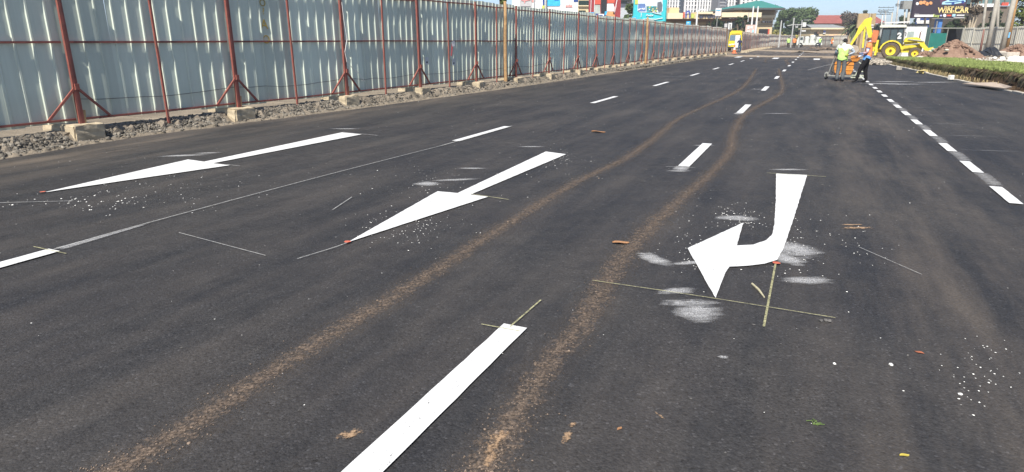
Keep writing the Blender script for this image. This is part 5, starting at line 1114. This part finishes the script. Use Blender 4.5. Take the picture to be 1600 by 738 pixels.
f_([(939, -10), (948, -10), (948, 21), (939, 21)], .04, M('print_black', (.02, .02, .025))); f_([(928.5, 8), (937.5, 8), (938, 22), (928.5, 22)], .05, M('print_grey_green', (.4, .44, .4))); f_([(948.5, 6), (958.5, 6), (960, 18), (948, 18)], .05, PAPW); f_([(959, 11), (963.5, 9), (960, 23), (958, 23)], .06, M('print_pale_red', (.6, .45, .45))); f_([(928, -10), (938.5, -10), (938.5, 7), (929, 7)], .045, SIGNR); f_([(949, -10), (962, -10), (960, 5), (949, 5)], .045, SIGNR)
f_([(948, 18.5), (960, 18.5), (960.5, 27), (950, 28), (947, 24)], .06, ORP2); f_([(945, 18), (949, 18), (947, 24), (944.5, 23)], .07, PB); f_([(928.5, 21), (945, 22.5), (945, 27), (930, 26)], .06, NAVYP); f_([(935, 22), (943.5, 22), (943.5, 26.5), (941.5, 26.5), (941.5, 23.5), (935, 23.5)], .08, PAPW)
for px in (923.5, 929): prect(rs, px - .3, px + .3, -10, 20, D - .12, .08, PAPW, 'strip')
f_([(964, -2), (965, -2), (962.5, 10), (961.5, 10)], .06, PAPW)
def bluebox(px0, px1, py0, py1, D, lab):
    r = empty('blue_sign', (at((px0 + px1) / 2, 60, D).x, D, 0), 0, lab, 'sign', 'small blue signs over the hoarding'); prect(r, px0, px1, py0, py1, D, .25, PB, 'panel'); m_ = (px0 + px1) / 2; prect(r, m_ - .35, m_ + .35, py1, 0, D + .05, .15, STEEL, 'leg', zb=0); prect(r, px0 + 1, px1 - 2, py0 + 2, py0 + 3, D - .04, .04, PAPW, 'print')
bluebox(918.5, 928, 19.5, 27, 66, 'small blue sign before the dark red board'); bluebox(988, 995.5, 26, 33, 66, 'small blue sign at the corner of the turquoise billboard'); bluebox(1072.5, 1079, 33.5, 40.5, 110, 'small blue sign hanging before the cream shopping block')
D = 78; tq = empty('turquoise_billboard', (at(1016, 60, D).x, D, 0), 0, 'turquoise billboard showing a room window and white script above the hoarding', 'billboard'); O = Vector(tq.location); TQ = M('board_turquoise', (.05, .5, .55), .5, var=.06); TQ2 = M('board_deep_teal', (.02, .3, .32), .5)
prect(tq, 990.5, 1041, -24, 33.5, D, .4, TQ, 'panel'); prect(tq, 1041.1, 1042.5, -24, 34, D, .5, TQ2, 'frame'); prect(tq, 1005, 1009, 33, 0, D + .3, .5, STEEL, 'post', zb=0); prect(tq, 1028, 1032, 33, 0, D + .3, .5, STEEL, 'post', zb=0)
f_ = lambda L, off, m, nm='print': pflat(tq, L, off, m, nm, D, O)
f_([(997, -14), (1035, -14), (1035.5, 17), (1033, 20), (999, 19.5), (996, 17)], .03, M('print_window_white', (.62, .7, .76))); f_([(992, -14), (997, -14), (997, 7), (992, 7)], .04, SIGNG); f_([(997, 6), (1008, 6), (1009, 18), (997, 18)], .05, M('print_chair_blue', (.12, .2, .42))); f_([(1027, 4), (1033, 2.5), (1035, 8), (1034, 18), (1029, 19.5), (1026.5, 14)], .05, M('print_tyre_grey', (.12, .14, .16)))
f_([(1010, 10), (1026, 10), (1026, 19), (1010, 19)], .05, M('print_teal_dark', (.06, .2, .2)))
for i in range(16): cx, cy = random.uniform(1011, 1026), random.uniform(10.5, 18.5); f_([(cx + 1.1 * math.cos(k), cy + 1.1 * math.sin(k)) for k in range(6)], .06 + .004 * i, random.choice((SIGNG, GOLD, PAPW, TQ)))
for i in range(7): cx, cy = random.uniform(998, 1007), random.uniform(12.5, 18); f_([(cx + 1.1 * math.cos(k), cy + 1.1 * math.sin(k)) for k in range(6)], .06 + .004 * i, PAPW)
for a, b in ((1008.2, 1009.2), (1016, 1016.8), (1025.5, 1026.2)): f_([(a, -14), (b, -14), (b, 9), (a, 9)], .055, PAPW)
s = MB(); s.tube([at(px, py, D) - O + Vector((0, -.08, 0)) for px, py in ((1009.5, 25), (1011, 23), (1012.5, 25.5), (1014, 24), (1015.5, 26), (1017, 23), (1018, 25.5), (1020.5, 23.5))], .05, 5); s.tube([at(px, py, D) - O + Vector((0, -.08, 0)) for px, py in ((1019, 19.5), (1026, 21.5), (1033, 22.5))], .04, 5); s.tube([at(px, py, D) - O + Vector((0, -.08, 0)) for px, py in ((998, 32), (1010, 29.5), (1024, 30.5), (1035, 28.5))], .04, 5); s.tube([at(px, py, D) - O + Vector((0, -.08, 0)) for px, py in ((1001.5, 20), (1002, 23), (1001.3, 27))], .03, 5); s.build('script_lettering', PAPW, tq)
# grey block behind the tree at left of the turquoise billboard
D = 140; gb = empty('grey_building', (at(983, 60, D).x, D, 0), 0, 'grey building with a dark canopy behind the small tree', 'building'); prect(gb, 966, 1000, -20, 0, D, 14, M('pale_grey_wall', (.45, .48, .5), .8), 'wall', zb=0); prect(gb, 964, 988, -3, 1.5, D - 1, 3, DK, 'canopy'); prect(gb, 970, 980, 2, 6, D - .1, .3, DGL, 'window')
# lamp posts, signals, small signs
def lamp(px, py0, D, r, mat, lab, arm=None, name='lamp_post'):
    b = at(px, 60, D); z = at(px, py0, D).z; rt = empty(name, (b.x, D, 0), 0, lab, 'lamp post'); s = MB(); s.tube([(0, 0, 0), (0, 0, z * .5), (0, 0, z)], [r, r * .85, r * .65], 8); s.build('shaft', mat, rt)
    if arm: s = MB(); s.tube([(0, 0, z), (arm * .5, 0, z + .25), (arm, 0, z + .2)], r * .5, 6); s.box((arm, 0, z + .2), (.7, .25, .12)); s.build('lamp_head', mat, rt)
    return rt
lamp(1172.3, 10, 140, .22, WHITEC, 'left one of two white posts before the green-roofed pavilion'); lamp(1179.5, 10, 140, .22, WHITEC, 'right one of two white posts before the green-roofed pavilion'); lamp(1086.5, 18, 120, .2, WHITEC, 'white lamp post before the shop lettering', 1.2); lamp(1218, 32, 150, .2, PGREY, 'short pale post before the trees right of the pavilion'); lamp(1166, 20, 138, .12, PGREY, 'thin grey post left of the two white posts')
D = 115; sb = empty('white_sign', (at(1122, 60, D).x, D, 0), 0, 'white two-part road sign on a post before the shopping block', 'sign'); prect(sb, 1118, 1122.3, 13, 25, D, .15, WHITEC, 'panel'); prect(sb, 1122.6, 1127, 13, 25, D, .15, WHITEC, 'panel'); prect(sb, 1122, 1122.8, 25, 0, D + .2, .15, STEEL, 'post', zb=0); prect(sb, 1119, 1126, 16, 17, D - .05, .04, PB, 'print')
D = 100; s2 = empty('white_banner', (at(1140, 60, D).x, D, 0), 0, 'narrow white banner with dark marks above the hoarding end', 'banner'); prect(s2, 1138, 1143.5, 36, 46, D, .1, WHITEC, 'panel'); prect(s2, 1140.5, 1141.2, 45, 0, D + .1, .12, STEEL, 'post', zb=0)
for y in (38, 40, 42, 44): prect(s2, 1140, 1141.8, y, y + 1, D - .04, .03, DK, 'print')
s3 = empty('grey_banner', (at(1134, 60, 100).x, 100, 0), 0, 'grey banner left of the narrow white banner', 'banner'); prect(s3, 1132, 1136.5, 37, 43, 100, .1, PG, 'panel'); prect(s3, 1134, 1134.6, 43, 0, 100.1, .12, STEEL, 'post', zb=0)
D = 125; s4 = empty('pink_board', (at(1172, 60, D).x, D, 0), 0, 'pale pink notice board with red marks over the dusty hoarding', 'board'); prect(s4, 1165, 1180, 39, 52, D, .2, M('board_pink', (.66, .45, .38), .8, var=.1), 'panel')
for a, b, y0, y1 in ((1168, 1171, 41, 46), (1172.5, 1176, 41, 45), (1167, 1172, 48, 50)): prect(s4, a, b, y0, y1, D - .05, .04, WHITEC, 'print')
prect(s4, 1175, 1178, 46.5, 51, D - .05, .04, SKYB, 'print'); prect(s4, 1172, 1173.2, 52, 0, D + .2, .2, STEEL, 'post', zb=0)
D = 150; tl = empty('traffic_signal', (at(1237, 60, D).x, D, 0), 0, 'overhead traffic signal on a long arm before the trees at the road end', 'traffic signal'); s = MB(); z = at(1237, 38.8, D).z; s.tube([(0, 0, 0), (0, 0, at(1237, 28, D).z)], .14, 8); x1 = at(1255, 40, D).x - at(1237, 40, D).x; s.tube([(-1.3, 0, z - .25), (0, 0, z), (x1, 0, z)], .09, 6); s.build('mast', PGREY, tl)
prect(tl, 1243.5, 1247, 38, 43.5, D - .2, .3, PGREY, 'signal_head'); prect(tl, 1244.2, 1246.3, 39, 40.5, D - .3, .1, DK, 'lens')
t2 = empty('signal_box', (at(1257, 60, D).x, D, 0), 0, 'white signal head and sign on a pole right of the long arm', 'traffic signal'); prect(t2, 1254.8, 1259.5, 35.2, 42, D - .3, .4, WHITEC, 'signal_head'); prect(t2, 1253, 1259, 47.5, 49.5, D - .2, .2, WHITEC, 'sign'); prect(t2, 1255.2, 1256.2, 31.5, 0, D, .25, PGREY, 'pole', zb=0); prect(t2, 1256, 1267, 31.2, 31.8, D, .2, PGREY, 'arm')
# yellow bus seen through the gap
D = 100; YB = M('bus_yellow', (.78, .62, .03), .4, dirt=.12); bp = at(1149, 60, D); bus = empty('yellow_bus', (bp.x, D, 0), R(-22), 'yellow minibus facing the gap in the hoarding', 'bus')
s = MB(); s.prism([(-.95, .45), (.95, .45), (.95, 1.5), (.86, 2.75), (.7, 2.95), (-.7, 2.95), (-.86, 2.75), (-.95, 1.5)], 0, 5.2); s.build('body', YB, bus, bevel=.05)
s = MB(); s.add([(-.82, -.03, 1.55), (.82, -.03, 1.55), (.76, -.02, 2.35), (-.76, -.02, 2.35)], [(0, 1, 2, 3)]); s.build('windscreen', glass_mat('bus_glass', (.13, .2, .26)), bus); s = MB(); s.box((0, -.05, .55), (1.94, .12, .22)); s.build('bumper', DK, bus); s = MB(); s.box((0, -.03, 1.02), (1.0, .05, .16)); s.build('grille', WHITEC, bus); s = MB(); s.box((0, -.04, 2.6), (1.2, .08, .2)); s.build('name_board', M('bus_sign_yellow', (.75, .5, .04)), bus)
for x in (-.7, .7): s = MB(); s.box((x, -.05, .95), (.3, .06, .2)); s.build('headlight', WHITEC, bus)
for y in (1.0, 4.2):
    for x in (-.85, .85): s = MB(); s.lathe([(.2, -.1), (.36, -.1), (.4, 0), (.36, .1), (.2, .1), (.001, .09)], 14, (x, y, .4), 'X'); s.build('wheel', RUB, bus)
for y in (.9, 2.0, 3.1, 4.2):
    s = MB(); s.box((.93, y, 2.0), (.05, .85, .7), Matrix.Rotation(.06, 3, 'Y')); s.build('side_window', GL, bus)
# ------------------------------------------------------------------ trees
BARK = M('bark', (.16, .12, .085), .95, var=.3, scale=4, bmp=.6); PBARK = M('pale_bark', (.42, .36, .27), .9, var=.3, scale=1.5)
def leafmat(n, c): return M(n, c, .75, var=.3, scale=.5, island=.45, spec=.25)
L1 = leafmat('foliage_mid', (.075, .11, .04)); L2 = leafmat('foliage_dark', (.035, .055, .022)); L3 = leafmat('foliage_olive', (.1, .125, .032)); L4 = leafmat('foliage_brownish', (.1, .075, .05))
def tree(name, label, base, h, r, leafm, bark=BARK, ch=None, n=1500, ls=.35, trunk=.25, gap=.3, seed=0, group=None, lobes=9, nlimb=6):
    rnd = random.Random(seed + 11); ch = ch or h * .65; root = empty(name, base, 0, label, 'tree', group); s = MB(); top = Vector((rnd.gauss(0, .3), rnd.gauss(0, .3), h - ch * .5))
    s.tube([(0, 0, -.2), (top.x * .4, top.y * .4, top.z * .5), top], [trunk, trunk * .75, trunk * .4], 8); cl = []
    for k in range(lobes):
        a = 6.28 * k / lobes + rnd.random(); e = rnd.uniform(-.8, 1); rr = r * rnd.uniform(.45, .8) * (1 - .35 * max(0, e)); c = Vector((rr * math.cos(a), rr * math.sin(a), h - ch * .5 + e * ch * .38)); cl.append((c, r * rnd.uniform(.3, .5)))
    cl.append((Vector((0, 0, h - ch * .22)), r * .45))
    for c, q in cl[:nlimb]: m = Vector((0, 0, (h - ch) * .9)); s.tube([m, (m + c) * .5 + Vector((0, 0, .2)), c], [trunk * .45, trunk * .28, .03], 5)
    s.build('trunk', bark, root); mb = MB()
    for i in range(n):
        c, q = rnd.choice(cl); d = Vector((rnd.gauss(0, 1), rnd.gauss(0, 1), rnd.gauss(0, .8))).normalized(); p = c + d * q * rnd.uniform(.5, 1.08) ** .7
        k = ls * rnd.uniform(.5, 1.2); u_ = Vector((rnd.gauss(0, 1), rnd.gauss(0, 1), rnd.gauss(0, .7))).normalized(); v_ = u_.cross(d + Vector((0, 0, .3)));
        if v_.length < .05: continue
        v_.normalize(); mb.add([p - u_ * k, p - v_ * k * .55, p + u_ * k * .9, p + v_ * k * .5], [(0, 1, 2, 3)])
    mb.build('crown', leafm, root); return root
def T(px, D, top, rpx, mat, label, n=1500, seed=0, ls=.4, chf=.7, zb=0, **k):
    b = at(px, 60, D); h = at(px, top, D).z - zb; r = rpx / F * D * 1.0; return tree('tree', label, (b.x, D, zb), h, r, mat, ch=h * chf, n=n, seed=seed, ls=ls, **k)
T(1222, 205, 11, 16, L1, 'leafy green tree just right of the green-roofed pavilion', 5000, 1, .4, .92, trunk=.4, lobes=14); T(1252, 215, 9, 20, L1, 'big broad green tree behind the traffic signals', 7500, 2, .42, .93, trunk=.5, lobes=18); T(1237, 200, 26, 11, L2, 'darker lower tree between the two big trees at the road end', 2600, 3, .4, .92); T(1265, 198, 33, 7, L2, 'dark small tree at the left end of the low cream building', 900, 4, .45, .9)
T(1324, 240, 20, 16, L4, 'brownish bare-topped tree before the red roof', 3000, 5, .42, .75, trunk=.4); T(1346, 270, 10, 3.5, L2, 'slender dark conifer tip above the tan billboard', 500, 6, .5, .9); T(984, 100, 2, 12, L1, 'small leafy tree between the red and turquoise billboards', 1700, 7, .26, .8); T(1204, 330, 1, 5, L4, 'far brown tree top behind the green hipped roof', 400, 8, .6, .6)
T(1497, 100, 22, 17, L2, 'dark tree below the dark billboard', 1800, 9, .3, .9); T(1482, 104, 30, 13, L2, 'dark bushy tree behind the blue billboard post', 1200, 10, .3, .9); T(1513, 92, -22, 13, PBARK and L4, 'tall pale-trunked tree with sparse brownish crown right of the dark billboard', 900, 11, .24, .9, bark=PBARK, trunk=.55, nlimb=10)
T(1548, 108, 12, 18, L2, 'dark tree behind the thick leaning concrete pole', 1600, 12, .3, .9); T(1597, 72, -40, 24, L3, 'large sunlit olive-green tree at the right picture edge', 4200, 13, .2, .9, trunk=.35); T(1640, 78, -50, 26, L3, 'large olive-green tree mostly beyond the right picture edge', 2500, 14, .22, .9)
T(1119, 132, 27, 8, L2, 'dark small tree before the shop glazing', 700, 15, .28, .8); T(1152, 128, 22, 6, L2, 'thin dark palm-like tree left of the white posts', 500, 16, .28, .6); T(1163, 128, 22, 4.5, L2, 'narrow dark tree beside the white posts', 400, 17, .28, .6); T(1106, 110, 33, 2.5, L2, 'slim dark young tree against the cream wall', 250, 18, .25, .8)
T(785, 62, -30, 9, L3, 'tree with brown trunk behind the hoarding by the timber post', 700, 19, .2, .6, trunk=.3); T(1130, 190, 22, 14, L2, 'dark tree mass behind the shopping block', 700, 20, .5, .7)
T(1408, 150, 22, 10, L2, 'dusty dark tree among the far power poles', 900, 22, .36, .9); T(1430, 130, 16, 8, L2, 'dark tree left of the dark billboard', 700, 23, .32, .9); T(1370, 190, 34, 9, L2, 'dark tree behind the cab of the backhoe loader', 700, 24, .4, .9)
# palm with a shaggy head
D = 140; b = at(1335, 60, D); h = at(1335, 40, D).z; pl = empty('palm_tree', (b.x, D, 0), 0, 'shaggy palm tree left of the raised yellow boom', 'tree'); s = MB(); s.tube([(0, 0, 0), (.1, 0, h * .5), (0, 0, h)], [.4, .32, .35], 8); s.build('trunk', BARK, pl); PALMG = leafmat('palm_leaf', (.07, .09, .04))
fm = MB()
for k in range(46):
    a = random.random() * 6.28; e = random.uniform(-.5, 1.3); L = random.uniform(2.6, 3.9); pts = [Vector((math.cos(a) * math.cos(e) * L * t, math.sin(a) * math.cos(e) * L * t, h + math.sin(e) * L * t - 1.9 * t * t)) for t in (0, .3, .6, .85, 1)]; sd2 = Vector((-math.sin(a), math.cos(a), 0))
    for t0, t1, w0, w1 in zip(pts, pts[1:], (.1, .34, .32, .2), (.34, .32, .2, .02)): fm.add([t0 - sd2 * w0, t0 + sd2 * w0, t1 + sd2 * w1 - Vector((0, 0, .1)), t1 - sd2 * w1 - Vector((0, 0, .1))], [(0, 1, 2, 3)])
fm.build('frond', PALMG, pl)
# low planting and distant tree line closing the horizon
def bushrow(nm, px0, px1, D, hpx, mat, n, ls):
    mb = MB(); z1 = at(1200, hpx, D).z
    for i in range(n):
        p = at(random.uniform(px0, px1), 60, D + random.uniform(0, 12)); p.z = z1 * random.random() ** .6 * (.7 + .3 * math.sin(p.x * .35) + .15 * math.sin(p.x * 1.1)); k = ls * random.uniform(.5, 1.2); u_ = Vector((random.gauss(0, 1), random.gauss(0, 1), random.gauss(0, .7))).normalized(); v_ = u_.cross(Vector((random.gauss(0, 1), random.gauss(0, 1), 1))).normalized(); mb.add([p - u_ * k, p - v_ * k * .6, p + u_ * k, p + v_ * k * .6], [(0, 1, 2, 3)])
    mb.build(nm, mat)['kind'] = 'stuff'
bushrow('hedge', 1205, 1246, 190, 50, M('hedge_yellow', (.3, .27, .06), .8, var=.3, island=.4), 900, .45); bushrow('distant_trees', 300, 2100, 420, 46, L2, 9000, 1.5)
bushrow('yard_bushes', 1375, 1460, 118, 46, L2, 1400, .4)
# ------------------------------------------------------------------ air
hz = bpy.data.materials.new('haze'); hz.use_nodes = True; t = hz.node_tree; t.nodes.remove(t.nodes['Principled BSDF']); v = t.nodes.new('ShaderNodeVolumePrincipled')
v.inputs['Color'].default_value = (.86, .9, .95, 1); v.inputs['Density'].default_value = .0007; v.inputs['Anisotropy'].default_value = .2; t.links.new(v.outputs[0], t.nodes['Material Output'].inputs['Volume'])
q = MB(); q.box((0, 500, 21.97), (3400, 3000, 46.06)); q.build('haze', hz)['kind'] = 'stuff'
